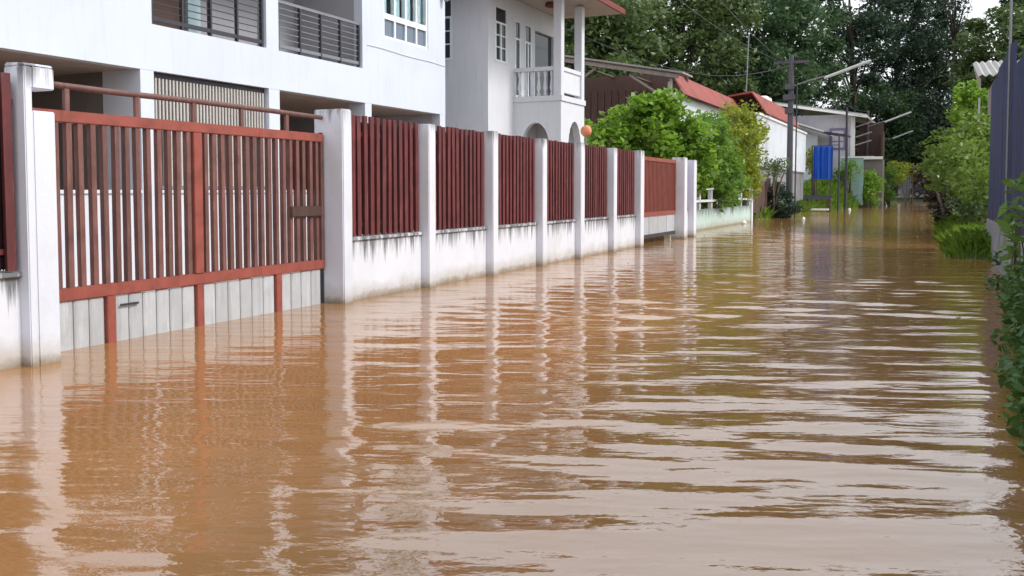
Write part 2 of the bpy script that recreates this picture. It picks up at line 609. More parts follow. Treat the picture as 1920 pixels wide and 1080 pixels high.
# grass stuff on both banks
def grass(name, label, pts, h, wd):
    k = len(pts)
    z = terrain_height(pts[:, 0], pts[:, 1])
    keep = z > -0.03
    pts = pts[keep]
    z = z[keep]
    k = len(pts)
    base = np.stack([pts[:, 0], pts[:, 1], z - 0.02], 1)
    a = rng.uniform(0, 6.28, k)
    sd = np.stack([np.cos(a), np.sin(a), np.zeros(k)], 1)
    ln = np.stack([-np.sin(a), np.cos(a), np.zeros(k)], 1) * rng.normal(size=(k, 1)) * 0.5
    hh = (h * rng.uniform(0.5, 1.4, k))[:, None]
    ww = (wd * rng.uniform(0.7, 1.3, k))[:, None]
    mid = base + np.array([0, 0, 1]) * hh * 0.6 + ln * hh * 0.35
    tip = base + np.array([0, 0, 1]) * hh * 0.9 + ln * hh * 1.0
    V = np.stack([base - sd * ww, base + sd * ww, mid + sd * ww * 0.7, tip, mid - sd * ww * 0.7], 1).reshape(-1, 3)
    o = fresh(name, quads_mesh(name, V, 'grass', 5), (0, 0, 0), None)
    o['kind'] = 'stuff'
    tag(o, label, 'grass')
    return o


pr = np.stack([rng.uniform(-0.75, 1.0, 15000), rng.uniform(16.5, 40, 15000)], 1)
grass('grass', 'bright green grass patch at the foot of the blue sheet fence', pr, 0.26, 0.014)
pl_ = np.stack([rng.uniform(-9.5, -4.0, 26000), 37.5 + rng.random(26000) ** 1.0 * 42], 1)
grass('grass', 'long green grass on the mound and bank below the far houses', pl_, 0.45, 0.03)


# ------------------------------------------------------------------ boundary fence
FX = -6.10      # street face of the posts
WX = -6.22      # street face of the low wall

slat_me = B(-0.018, 0.018, -0.034, 0.034, 0, 1.43).mesh('slat', 'maroon')


def slat_panel(parent, y0, y1, z0, z1, x, spacing=0.128, mesh=slat_me):
    fr = B(x - 0.045, x - 0.018, y0, y1, z0 + 0.12, z0 + 0.16).build('panel_rail', 'maroon', parent)
    B(x - 0.045, x - 0.018, y0, y1, z1 - 0.22, z1 - 0.18).build('panel_rail', 'maroon', parent)
    B(x - 0.060, x - 0.048, y0 - 0.015, y1 + 0.015, z0 + 0.01, z1 - 0.05).build('gap_darkening_sheet', 'maroon_dark', parent)  # near-black sheet added so the gaps between slats read dark
    k = int(round((y1 - y0 - 0.04) / spacing))
    for i in range(k):
        y = y0 + (i + 0.5) * (y1 - y0) / k
        s = fresh('slat', mesh, (x + random.uniform(-0.003, 0.003), y + random.uniform(-0.006, 0.006), z0 + random.uniform(-0.012, 0.004)), fr)
        s.rotation_euler = (R(random.uniform(-0.5, 0.5)), 0, R(random.uniform(-6, 6)))
    return fr


fence = thing('boundary_fence', 'long white fence with maroon slat panels on a low stained wall', 'fence', (FX, 8.5, 0))
B(-6.50, FX, 8.48, 8.66, -0.45, 2.215).build('gate_pillar', 'pillar_white', fence, 0.012)
posts = [(10.39, 10.57), (12.30, 12.48), (14.20, 14.39), (16.02, 16.22), (17.93, 18.14), (19.80, 20.06)]
prev = 8.66
for i, (a, b) in enumerate(posts):
    B(FX - 0.20, FX, a, b, -0.45, 2.17 + 0.02 * (i % 2)).build('post', 'post_white', fence, 0.01)
    B(WX - 0.14, WX, prev, a, -0.45, 0.70).build('low_wall', 'fence_white', fence)
    B(WX - 0.17, WX + 0.025, prev, a, 0.70, 0.745).build('coping', 'fence_white', fence, 0.008)
    slat_panel(fence, prev + 0.02, a - 0.02, 0.75, 2.16, WX - 0.03)
    prev = b

fl = thing('boundary_fence', 'short end of white fence with niched pillar left of the big gate', 'fence', (FX, 4.4, 0))
m = MB()
m.box(-6.22, -6.00, 4.47, 4.535, -0.45, 2.20)
m.box(-6.22, -6.00, 4.535, 4.72, -0.45, 1.88)
m.box(-6.22, -6.00, 4.535, 4.72, 2.04, 2.20)
m.box(-6.22, -6.16, 4.535, 4.56, 1.88, 2.04)
m.build('niche_pillar', 'pillar_white', fl, 0.008)
m = MB().prism([(-6.22, 2.203), (-6.0, 2.203), (-6.02, 2.222), (-6.2, 2.232)], 'y', 4.475, 4.715).build('pillar_cap', 'pillar_white', fl, 0.004)
B(WX - 0.12, -6.10, 2.4, 4.47, -0.45, 0.66).build('low_wall', 'fence_white', fl)
B(WX - 0.15, -6.07, 2.4, 4.47, 0.66, 0.70).build('coping', 'fence_white', fl, 0.008)
slat_panel(fl, 2.5, 4.46, 0.71, 2.14, -6.10)

# ------------------------------------------------------------------ big sliding gate
GX = -6.38
g1 = thing('sliding_gate', 'large red brown slatted gate with grey sheet foot, standing in floodwater', 'gate', (GX, 6.6, 0))
Y0, Y1 = 4.78, 8.46
ST = 6.52
m = MB()
m.box(GX - 0.03, GX + 0.03, Y0, Y1, 1.84, 1.935)
top = m.build('top_rail', 'gate_red', g1, 0.006)
B(GX - 0.03, GX + 0.03, Y0, Y1, 0.40, 0.505).build('bottom_rail', 'gate_red', g1, 0.006)
B(GX - 0.028, GX + 0.034, ST - 0.055, ST + 0.055, 0.505, 1.84).build('middle_stile', 'gate_red', g1, 0.005)
for y in (Y0, Y1 - 0.05):
    B(GX - 0.028, GX + 0.028, y, y + 0.05, 0.505, 1.84).build('end_stile', 'gate_slat', g1, 0.004)
gs = B(-0.026, 0.022, -0.024, 0.024, 0, 1.335).mesh('slat', 'gate_slat')
for a, b in ((Y0 + 0.05, ST - 0.055), (ST + 0.055, Y1 - 0.05)):
    k = int((b - a) / 0.112)
    for i in range(k):
        y = a + (i + 0.5) * (b - a) / k
        o = fresh('slat', gs, (GX + random.uniform(-.002, .002), y + random.uniform(-.005, .005), 0.505), g1)
        o.rotation_euler = (R(random.uniform(-0.25, 0.25)), 0, R(random.uniform(-5, 5)))
fy = [Y0, 5.49, 6.52, 7.66, Y1]
for y in fy[1:4]:
    B(GX - 0.02, GX + 0.036, y - 0.045, y + 0.045, -0.42, 0.40).build('foot_post', 'gate_red', g1, 0.004)
for a, b in zip(fy[:-1], fy[1:]):
    k = max(3, int((b - a - 0.09) / 0.155))
    for i in range(k):
        w_ = (b - a - 0.10) / k
        ya = a + 0.05 + i * w_
        mm = MB().prism([(GX - 0.012, ya + 0.004), (GX + 0.004, ya + 0.004), (GX + 0.012, ya + 0.02), (GX + 0.012, ya + w_ - 0.02), (GX + 0.004, ya + w_ - 0.006), (GX - 0.012, ya + w_ - 0.006)], 'z', -0.40, 0.397 + random.uniform(-0.008, 0.0))
        mm.build('foot_sheet', 'gate_sheet', g1)
pm = MB()
pp = [(GX, Y0 - 0.02, 2.135), (GX, 5.6, 2.13), (GX, 6.6, 2.135), (GX, 7.6, 2.13), (GX, Y1, 2.12)]
pm.tube(pp, 0.026, 8)
pm.build('top_pipe', 'gate_slat', g1, smooth=True)
for y in (5.12, 5.83, 6.50, 7.15, 7.85):
    B(GX - 0.016, GX + 0.016, y - 0.022, y + 0.022, 1.935, 2.115).build('pipe_post', 'gate_slat', g1)
B(GX + 0.016, GX + 0.05, 7.86, 8.40, 1.00, 1.12).build('lock_box', 'wood_brown', g1, 0.01)
B(GX - 0.06, GX - 0.03, 7.88, 8.42, 1.30, 1.82).build('backing_board', 'maroon', g1)
B(GX + 0.03, GX + 0.034, 5.58, 5.78, 0.30, 0.32).build('latch_mark', 'steel_dark', g1)
B(GX - 0.05, GX + 0.0, Y1 + 0.0, Y1 + 0.02, -0.4, 1.95).build('closing_strip', 'steel_dark', g1)

# ------------------------------------------------------------------ second gate and its pillars
g2 = thing('sliding_gate', 'smaller red brown gate beyond the slat panels, water at its foot', 'gate', (-6.4, 21.8, 0))
X2 = -6.36
B(X2 - 0.03, X2 + 0.03, 20.09, 23.66, 2.0, 2.09).build('top_rail', 'gate_red', g2)
B(X2 - 0.03, X2 + 0.03, 20.09, 23.66, 0.66, 0.76).build('bottom_rail', 'gate_red', g2)
for y in (20.09, 20.75, 23.58):
    B(X2 - 0.03, X2 + 0.04, y, y + 0.08, 0.76, 2.0).build('stile', 'gate_red', g2)
g2s = B(-0.014, 0.014, -0.03, 0.03, 0, 1.24).mesh('slat', paint('gate_slat_red', srgb(128, 70, 60), srgb(100, 56, 48), 0.55, 4, 0.6, 0.2))
for i in range(30):
    fresh('slat', g2s, (X2, 20.22 + i * 0.1145, 0.76), g2)
for i in range(9):
    B(X2 - 0.01, X2 + 0.01 + 0.004 * (i % 2), 20.12 + i * 0.39, 20.50 + i * 0.39, 0.22, 0.655).build('foot_sheet', 'gate_sheet', g2)
B(X2 - 0.03, X2 + 0.02, 20.09, 23.66, 0.13, 0.22).build('foot_rail', 'steel_dark', g2)

gp = thing('gate_pillar', 'white pillars with narrow purple grey door beyond the smaller gate', 'pillar', (FX, 24, 0))
B(-6.46, FX, 23.70, 23.98, -0.45, 2.16).build('pillar', 'post_white', gp, 0.012)
B(-6.46, FX, 24.72, 25.02, -0.45, 2.12).build('pillar', 'post_white', gp, 0.012)
B(-6.34, -6.30, 24.0, 24.70, 0.85, 2.0).build('door', 'purple', gp)
B(-6.36, -6.26, 23.98, 24.72, -0.45, 0.80).build('low_wall', 'fence_white', gp)

# ------------------------------------------------------------------ house with balconies (nearest)
HX = -10.5
h1 = thing('house', 'large white two storey house with dark balcony railings behind the gate', 'house', (HX, 12, 0))
m = MB()
m.box(HX - 0.2, HX, 2.0, 18.65, 3.05, 3.73)                      # floor band
m.box(HX - 0.2, HX, 2.0, 9.91, 3.73, 6.9)
m.box(HX - 0.2, HX, 12.42, 12.74, 3.73, 6.3)
m.box(HX - 0.2, HX, 15.29, 16.07, 3.73, 6.3)
m.box(HX - 0.2, HX, 16.07, 17.88, 3.73, 4.46)
m.box(HX - 0.2, HX, 17.88, 18.65, 3.73, 6.3)
m.box(HX - 0.2, HX, 16.07, 17.88, 6.05, 6.3)
m.box(HX - 0.2, HX, 9.91, 18.65, 6.3, 6.9)
m.box(-19, HX - 0.2, 18.45, 18.65, 0, 6.9)                       # side wall
m.box(-19, HX - 0.2, 2.0, 2.2, 0, 6.9)
m.box(-19.2, -19, 2.0, 18.65, 0, 6.9)
m.build('wall', 'white_house', h1)
m = MB()
m.box(-15.6, HX - 0.2, 2.2, 18.45, 3.05, 3.25)
m.build('floor_slab', 'soffit', h1)
for a, b, d in ((6.5, 6.75, .3), (9.68, 9.93, .75), (12.47, 12.75, .4), (15.37, 15.60, .4), (18.40, 18.65, .2)):
    B(HX - d - 0.02, HX - 0.003, a, b, -0.45, 3.05).build('column', 'white_house', h1)
ys = [2.2, 6.5, 6.75, 9.68, 9.93, 12.47, 12.75, 15.37, 15.60, 18.40]
for a, b in zip(ys[0::2], ys[1::2]):
    B(HX - 0.18, HX - 0.03, a, b, -0.45, 1.25).build('half_wall', 'white_house', h1)
    B(HX - 0.21, HX - 0.005, a, b, 1.25, 1.30).build('sill', 'white_house', h1)
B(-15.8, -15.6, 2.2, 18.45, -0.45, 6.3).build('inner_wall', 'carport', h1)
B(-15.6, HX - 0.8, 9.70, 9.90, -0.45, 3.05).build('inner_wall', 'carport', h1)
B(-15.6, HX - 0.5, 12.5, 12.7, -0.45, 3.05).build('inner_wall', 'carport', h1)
B(HX - 0.14, HX - 0.10, 9.94, 12.46, 2.96, 3.045).build('shutter_head', 'steel_dark', h1)
sh = B(HX - 0.10, HX - 0.07, 9.94, 12.46, 1.31, 1.36).build('shutter_track', 'steel_grey', h1)
sm_ = MB().prism([(-0.012, -0.017), (0.010, -0.015), (0.022, 0.0), (0.010, 0.015), (-0.012, 0.017)], 'z', 0, 1.60).mesh('shutter_slat', 'shutter')
for i in range(36):
    fresh('shutter_slat', sm_, (HX - 0.085, 9.97 + i * 0.0695, 1.36), sh)
B(HX - 0.145, HX - 0.125, 9.94, 12.46, 1.31, 2.95).build('shutter_backing', 'steel_dark', h1)
# balconies
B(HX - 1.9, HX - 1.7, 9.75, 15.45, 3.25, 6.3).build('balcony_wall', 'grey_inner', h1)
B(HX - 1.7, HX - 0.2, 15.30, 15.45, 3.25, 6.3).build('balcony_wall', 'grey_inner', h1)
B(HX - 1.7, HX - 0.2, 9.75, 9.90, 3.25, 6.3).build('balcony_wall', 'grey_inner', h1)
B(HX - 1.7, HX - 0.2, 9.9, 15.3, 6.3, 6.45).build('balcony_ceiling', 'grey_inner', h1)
B(HX - 1.7, HX - 1.62, 9.92, 12.2, 3.25, 5.9).build('sliding_door', 'wood_brown', h1)
for y in (10.6, 11.3):
    B(HX - 1.62, HX - 1.59, y, y + 0.06, 3.25, 5.9).build('door_stile', 'steel_dark', h1)
B(HX - 1.7, HX - 1.60, 12.25, 12.55, 3.25, 5.9).build('curtain', 'curtain', h1)
B(HX - 0.14, HX - 0.09, 11.17, 11.23, 3.77, 6.28).build('balcony_post', 'steel_grey', h1)
for a, b, mt in ((9.93, 12.40, 'steel_dark'), (12.76, 15.27, 'steel_grey')):
    rl = B(HX - 0.10, HX - 0.05, a, b, 4.58, 4.63).build('railing', mt, h1)
    bt = B(HX - 0.10, HX - 0.05, a, b, 3.80, 3.86).build('railing_foot_bar', mt, rl)
    for i in range(6):
        z = 3.955 + i * 0.107
        B(HX - 0.082, HX - 0.068, a, b, z, z + 0.014).build('railing_bar', mt, rl)
    k = 5
    for i in range(k):
        y = a + 0.02 + i * (b - a - 0.06) / (k - 1)
        B(HX - 0.104, HX - 0.046, y, y + 0.035, 3.735, 4.58).build('railing_post', 'steel_dark', rl)
# aluminium window
wf = MB()
for (ya, yb, za, zb) in ((16.07, 17.88, 4.46, 4.51), (16.07, 17.88, 4.86, 4.98), (16.07, 17.88, 6.0, 6.05)):
    wf.box(HX - 0.10, HX - 0.02, ya, yb, za, zb)
for i in range(5):
    y = 16.07 + i * (1.81 - 0.06) / 4
    wf.box(HX - 0.098, HX - 0.022, y, y + 0.06, 4.51, 4.86)
    wf.box(HX - 0.098, HX - 0.022, y, y + 0.06, 4.98, 6.0)
win = wf.build('window', 'alu', h1)
for i in range(4):
    y = 16.13 + i * 0.4375
    B(HX - 0.065, HX - 0.059, y, y + 0.3775, 4.51, 4.86).build('pane', 'glass_blue', win)
    B(HX - 0.065, HX - 0.059, y, y + 0.3775, 4.98, 6.0).build('pane', 'glass_clear', win)
    cm = MB()
    pts = []
    ca = y + 0.0 + (0.10 if i == 3 else 0.02)
    cb = y + 0.3775 - (0.10 if i == 0 else 0.02)
    for j in range(13):
        pts.append((HX - 0.16 + 0.02 * math.sin(j * 1.9), ca + (cb - ca) * j / 12))
    cm.prism(pts + [(p - 0.012, q) for p, q in reversed(pts)], 'z', 4.95, 6.04)
    cm.build('curtain', 'curtain', win)
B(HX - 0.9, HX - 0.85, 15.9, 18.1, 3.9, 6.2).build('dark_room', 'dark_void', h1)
B(-19.6, HX + 0.25, 1.6, 18.95, 6.9, 7.08).build('roof', 'soffit', h1)
pts = [(HX + 0.012, 15.45 + 0.29 * j, 4.22 - 0.004 * j + 0.008 * math.sin(j * 0.9)) for j in range(12)]
MB().tube(pts, 0.006, 5).build('wall_cable', 'white_house', h1)
lamp = MB().tube([(HX + 0.0, 18.45, 5.72), (HX + 0.12, 18.50, 5.72)], 0.02, 6)
lamp.tube([(HX + 0.12, 18.5, 5.64), (HX + 0.12, 18.5, 5.80)], [0.05, 0.07], 8)
lamp.build('wall_lamp', 'steel_grey', h1)

# ------------------------------------------------------------------ white house with arched porch
h2 = thing('house', 'white house with arched porch, balustrade balcony and maroon eaves', 'house', (-10.3, 22, 0))
m = MB()
m.box(-10.5, -10.3, 20.48, 20.87, 0, 6.35)
m.box(-10.5, -10.3, 20.87, 21.56, 0, 4.58)
m.box(-10.5, -10.3, 20.87, 21.56, 5.98, 6.35)
m.box(-10.5, -10.3, 21.56, 22.06, 0, 6.35)
m.box(-10.5, -10.3, 22.06, 22.42, 0, 3.78)
m.box(-10.5, -10.3, 22.06, 22.42, 5.80, 6.35)
m.box(-10.5, -10.3, 22.42, 22.70, 0, 6.35)
m.box(-10.5, -10.3, 22.70, 23.14, 0, 3.78)
m.box(-10.5, -10.3, 22.70, 23.14, 5.80, 6.35)
m.box(-10.5, -10.3, 23.14, 23.40, 0, 6.35)
m.box(-10.5, -10.3, 23.40, 24.80, 0, 3.78)
m.box(-10.5, -10.3, 23.40, 24.80, 5.75, 6.35)
m.box(-10.5, -10.3, 24.80, 25.0, 0, 6.35)
m.box(-18, -11.95, 20.48, 20.68, 0, 6.35)
m.box(-11.95, -11.32, 20.48, 20.68, 0, 4.62)
m.box(-11.95, -11.32, 20.48, 20.68, 6.15, 6.35)
m.box(-11.32, -10.5, 20.48, 20.68, 0, 6.35)
m.box(-18, -10.5, 24.8, 25.0, 0, 6.35)
m.box(-18.2, -18, 20.48, 25.0, 0, 6.35)
m.build('wall', 'white_house_b', h2)
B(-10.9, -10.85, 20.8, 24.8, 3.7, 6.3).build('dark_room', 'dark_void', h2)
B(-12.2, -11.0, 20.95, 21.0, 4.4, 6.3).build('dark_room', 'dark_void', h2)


def white_casement(parent, axis_, u0, u1, z0, z1, zt, x, cols, rows):
    """white frame with dark panes and a dark transom panel on top"""
    fr = MB()
    bars = [(u0, u1, z0, z0 + .05), (u0, u1, zt - .05, zt), (u0, u1, z1 - .03, z1)]
    for i in range(cols + 1):
        c = u0 + (u1 - u0 - 0.06) * i / cols
        bars.append((c, c + 0.06, z0 + .05, zt - .05))
    bars += [(u0, u0 + .03, zt, z1 - .03), (u1 - .03, u1, zt, z1 - .03)]
    for (a, b, c, d) in bars:
        fr.box(x - .05, x + .015, a, b, c, d) if axis_ == 'y' else fr.box(a, b, x - .015, x + .05, c, d)
    w_ = fr.build('window', 'alu', parent)
    for i in range(cols):
        a = u0 + .06 + (u1 - u0 - .06) * i / cols
        b = u0 + (u1 - u0 - .06) * (i + 1) / cols
        for j in range(rows):
            c = z0 + .05 + (zt - z0 - .1) * j / rows + (0.03 if j else 0)
            d = z0 + .05 + (zt - z0 - .1) * (j + 1) / rows
            (B(x - .03, x - .02, a, b, c, d) if axis_ == 'y' else B(a, b, x + .02, x + .03, c, d)).build('pane', 'glass', w_)
            if j:
                (B(x - .045, x + .01, a, b, c - 0.03, c) if axis_ == 'y' else B(a, b, x - .01, x + .045, c - .03, c)).build('glazing_bar', 'alu', w_)
    (B(x - .03, x - .02, u0 + .03, u1 - .03, zt, z1 - .03) if axis_ == 'y' else B(u0 + .03, u1 - .03, x + .02, x + .03, zt, z1 - .03)).build('transom', 'glass', w_)
    return w_


white_casement(h2, 'y', 20.87, 21.56, 4.58, 5.98, 5.60, -10.3, 2, 3)
white_casement(h2, 'y', 22.06, 22.42, 3.78, 5.80, 5.35, -10.3, 1, 1)
white_casement(h2, 'y', 22.70, 23.14, 3.78, 5.80, 5.35, -10.3, 2, 1)
white_casement(h2, 'x', -11.95, -11.32, 4.62, 6.15, 5.72, 20.48, 2, 3)
B(-10.42, -10.40, 23.40, 24.80, 3.78, 5.75).build('dark_opening_pane', 'glass', h2)  # dark pane added in place of the dark open doorway
B(-10.46, -10.32, 20.95, 21.5, 2.5, 2.8).build('vent', 'steel_grey', h2)
# porch: arched walls
PX, PY0, PY1 = -8.94, 21.99, 23.70


def arch_outline(u0, u1, a0, a1, spring, crown, ztop, zb=-0.45):
    pts = [(u0, zb), (a0, zb), (a0, spring)]
    for i in range(1, 12):
        t = math.pi * (1 - i / 12)
        pts.append(((a0 + a1) / 2 + (a1 - a0) / 2 * math.cos(t), spring + (crown - spring) * math.sin(t)))
    return pts + [(a1, spring), (a1, zb), (u1, zb), (u1, ztop), (u0, ztop)]


m = MB()
m.prism(arch_outline(-10.3, PX - 0.2, -10.06, -9.28, 2.45, 3.07, 3.62), 'y', PY0, PY0 + 0.2)
m.build('porch_wall', 'white_house_b', h2)
m = MB()
m.prism(arch_outline(PY0 + 0.0, PY1, 22.50, 23.46, 2.35, 3.14, 3.62), 'x', PX - 0.2, PX - 0.002)
m.build('porch_wall', 'white_house_b', h2)
B(-10.3, PX - 0.2, PY1 - 0.2, PY1, -0.45, 3.62).build('porch_wall', 'white_house_b', h2)  # closing wall added to darken the inside of the arches
B(-10.298, PX + 0.03, PY0 - 0.03, PY1 + 0.03, 3.62, 3.76).build('balcony_floor', 'white_house_b', h2)
for (cx_, cy_) in ((PX - 0.11, PY0 + 0.11), (PX - 0.11, PY1 - 0.11)):
    B(cx_ - 0.11, cx_ + 0.11, cy_ - 0.11, cy_ + 0.11, 3.76, 6.30).build('column', 'white_house_b', h2, 0.01)
B(-10.3, PX - 0.22, PY0 + 0.02, PY0 + 0.18, 4.42, 4.52).build('balustrade_rail', 'white_house_b', h2)
B(PX - 0.18, PX - 0.02, PY0 + 0.22, PY1 - 0.22, 4.42, 4.52).build('balustrade_rail', 'white_house_b', h2)
B(PX - 0.15, PX - 0.05, PY0 + 0.22, PY1 - 0.22, 3.86, 4.42).build('balustrade_panel', 'white_house_b', h2)
bal = MB().lathe((0, 0, 0), [(0.05, 0), (0.05, .06), (0.03, .1), (0.058, .22), (0.04, .36), (0.026, .48), (0.045, .58), (0.05, .66)], 8).mesh('baluster', 'white_house_b', smooth=True)
for i in range(6):
    fresh('baluster', bal, (-10.17 + i * 0.185, PY0 + 0.1, 3.76), h2)
# roof
m = MB()
x0, x1, ya, yb = -19.0, -8.30, 19.75, 25.3
i0 = 0
m.v += [(x0, ya, 6.5), (x1, ya, 6.5), (x1, yb, 6.5), (x0, yb, 6.5), (x0 + 4, 22.5, 8.4), (x1 - 4, 22.5, 8.4)]
m.f += [(0, 1, 5, 4), (1, 2, 5), (2, 3, 4, 5), (3, 0, 4), (0, 3, 2, 1)]
roof = m.build('roof', 'roof_maroon', h2)
B(x0 + .05, x1 - .05, ya + .05, yb - .05, 6.36, 6.48).build('soffit', 'soffit', roof)
B(x1 - .05, x1, ya, yb, 6.34, 6.495).build('fascia', 'roof_maroon', roof)
B(x0, x1 - .05, ya, ya + .05, 6.34, 6.495).build('fascia', 'roof_maroon', roof)
MB().lathe((-9.6, 22.9, 6.22), [(0.02, 0.14), (0.16, 0.12), (0.18, 0.04), (0.1, 0.0)], 12).build('ceiling_lamp', 'roof_maroon', h2)

# convex mirror back
t = thing('traffic_mirror', 'orange round mirror back on a thin post beside the arched porch', 'mirror', (-8.2, 21.85, 0))
MB().tube([(-8.2, 21.85, -0.4), (-8.2, 21.85, 2.62)], 0.025, 8).build('post', 'steel_grey', t)
md = MB()
prof = [(0.0, -0.05), (0.085, -0.042), (0.14, -0.012), (0.15, 0.03)]
rings = []
for r, d in prof:
    rings.append(len(md.v))
    for j in range(20):
        a = 2 * math.pi * j / 20
        md.v.append((-8.2 + max(r, .002) * math.cos(a), 21.85 + d, 2.80 + max(r, .002) * math.sin(a)))
for a in range(3):
    for j in range(20):
        md.f.append((rings[a] + j, rings[a] + (j + 1) % 20, rings[a + 1] + (j + 1) % 20, rings[a + 1] + j))
md.f.append(tuple(rings[3] + j for j in range(20)))
md.build('mirror_shell', 'orange', t, smooth=True)

# ------------------------------------------------------------------ red roofed shed house behind the big shrub
hb = thing('house', 'low white house with red roof band and dark open timber end', 'house', (-9, 36, 0))
B(-9.2, -9.0, 33.4, 46.0, -0.45, 4.93).build('wall', 'sheet_white', hb)
B(-16, -9.2, 36.0, 36.15, -0.45, 6.0).build('end_wall', 'wood_brown', hb)
for i in range(22):
    B(-16 + i * 0.305, -15.73 + i * 0.305, 35.96, 35.995, -0.4, 5.4).build('plank', 'wood_brown', hb)
MB().prism([(-8.78, 4.88), (-8.72, 4.90), (-9.35, 5.80), (-9.42, 5.78)], 'y', 33.6, 46.1).build('red_roof', 'roof_red', hb)
MB().prism([(-9.43, 5.77), (-9.40, 5.70), (-16.0, 4.9), (-16.0, 5.0)], 'y', 36.3, 46.0).build('back_roof', 'roof_grey', hb)
MB().prism([(-16.5, 7.05), (-8.5, 5.52), (-8.5, 5.58), (-16.5, 7.12)], 'y', 32.6, 34.05).build('roof', 'roof_grey', hb)
MB().prism([(-16.5, 6.85), (-8.7, 5.36), (-8.7, 5.50), (-16.5, 6.99)], 'y', 32.7, 32.8).build('barge_board', 'wood_grey', hb)
for i in range(5):
    xr = -15.5 + i * 1.6
    zr = 7.02 - (xr + 16.5) * 0.191
    MB().tube([(xr, 32.7, zr - 0.28), (xr, 36, zr - 0.28)], 0.05, 5).build('rafter', 'wood_brown', hb)
MB().tube([(-9.05, 32.9, -0.4), (-9.05, 32.9, 5.4)], 0.09, 8).build('post', 'concrete_light', hb)
MB().tube([(-13.0, 32.9, -0.4), (-13.0, 32.9, 6.1)], 0.09, 8).build('post', 'wood_brown', hb)
MB().tube([(-9.1, 32.85, 4.6), (-10.6, 32.85, 5.6)], 0.05, 6).build('brace', 'wood_grey', hb)
MB().tube([(-13.0, 32.85, 5.2), (-11.9, 32.85, 5.95)], 0.05, 6).build('brace', 'wood_grey', hb)

# ------------------------------------------------------------------ white corrugated sheet building with lean-to roof
hc = thing('house', 'white corrugated sheet building on a grey lower wall beside the pole', 'house', (-7.6, 50, 0))
cw = 0.66
k = int((59.0 - 42.5) / cw)
prof = []
for j in range(13):
    prof.append((0.055 * (1 if (j // 2) % 2 else 0), j * cw / 12))
cs = MB().prism([(p, q) for p, q in prof] + [(-0.02, cw), (-0.02, 0)], 'z', 0, 2.36).mesh('wall_sheet', 'sheet_white')
for i in range(k):
    fresh('wall_sheet', cs, (-7.62, 42.5 + i * cw, 2.38), hc)
B(-7.9, -7.7, 42.6, 59.2, -0.45, 2.36).build('lower_wall', 'concrete', hc)
B(-7.74, -7.655, 42.45, 59.1, 2.30, 2.42).build('ledge', 'wood_grey', hc)
B(-7.70, -7.50, 42.4, 59.1, 4.742, 4.84).build('eave_board', 'litter', hc)
MB().prism([(-7.75, 5.02), (-7.70, 5.05), (-8.45, 6.15), (-9.6, 5.98), (-9.6, 5.9), (-8.45, 6.05)], 'y', 45.6, 57.5).build('roof', 'roof_red', hc)
B(-9.6, -7.9, 42.7, 42.8, 2.3, 4.9).build('end_wall', 'sheet_white', hc)
B(-12.5, -7.7, 59.0, 59.1, -0.4, 4.7).build('end_wall', 'sheet_white', hc)
B(-9.7, -9.6, 42.7, 59.0, 2.3, 5.9).build('back_wall', 'wood_brown', hc)
tk = MB().lathe((-9.4, 54.2, 5.95), [(0.05, 0.0), (0.5, 0.02), (0.55, 0.3), (0.5, 0.62), (0.25, 0.78), (0.05, 0.8)], 14)
t = tk.build('water_tank', 'litter', None, smooth=True, origin=(-9.4, 54.2, 5.95))
tag(t, 'cream rounded tank on the red lean-to roof', 'tank')
MB().tube([(-9.0, 47.0, 5.7), (-8.9, 47.1, 9.2)], 0.03, 5).build('antenna_pole', 'steel_grey', hc)

# ------------------------------------------------------------------ lilac house further on
hd = thing('house', 'far lilac white house with purple window and brown open porch', 'house', (-8, 72, 0))
B(-12.5, -5.9, 72, 72.2, 0, 6.9).build('wall', 'lilac', hd)
B(-6.05, -5.75, 71.8, 72.1, 0, 6.7).build('column', 'litter', hd)
MB().prism([(-13.5, 8.15), (-4.9, 6.62), (-4.9, 6.80), (-13.5, 8.33)], 'y', 70.8, 80).build('roof', 'roof_grey', hd)
MB().prism([(-13.5, 8.05), (-4.85, 6.52), (-4.85, 6.70), (-13.5, 8.23)], 'y', 70.66, 70.78).build('barge_board', 'litter', hd)
B(-7.55, -6.35, 71.93, 71.99, 4.3, 5.9).build('window', 'purple', hd)
B(-7.35, -6.55, 71.90, 71.93, 4.95, 5.7).build('pane', 'lilac', hd)
B(-7.35, -6.55, 71.90, 71.93, 4.45, 4.85).build('pane', 'lilac', hd)
B(-5.9, -3.8, 72.12, 74.6, 0, 3.54).build('porch_base', 'carport', hd)
B(-5.7, -3.9, 74.5, 74.6, 3.56, 6.4).build('porch_back', 'wood_brown', hd)
B(-3.95, -3.82, 72.5, 74.4, 3.56, 5.6).build('porch_post', 'wood_brown', hd)
for z in (5.95, 5.2, 4.6):
    MB().tube([(-5.7, 72.0, z), (-4.6, 72.0, z + 0.35)], 0.05, 5).build('brace', 'wood_grey', hd)
B(-5.9, -3.8, 71.9, 72.1, 3.55, 3.75).build('porch_beam', 'litter', hd)
MB().prism([(-11.5, 6.72), (-7.2, 5.25), (-7.2, 5.35), (-11.5, 6.84)], 'y', 66, 71.6).build('lean_to_roof', 'litter', hd)
B(-11.5, -7.8, 67.0, 67.1, 0, 5.2).build('lean_to_wall', 'sheet_white', hd)
MB().prism([(-7.25, 5.2), (-5.7, 4.95), (-5.7, 5.05), (-7.25, 5.32)], 'y', 65.8, 68).build('awning', 'steel_dark', hd)
mw = B(-6.5, -5.0, 70.2, 70.4, 0.2, 3.6).build('mint_wall', 'mint_clean', hd)
B(-6.55, -4.3, 70.15, 70.45, 3.6, 3.72).build('wall_coping', 'litter', hd)

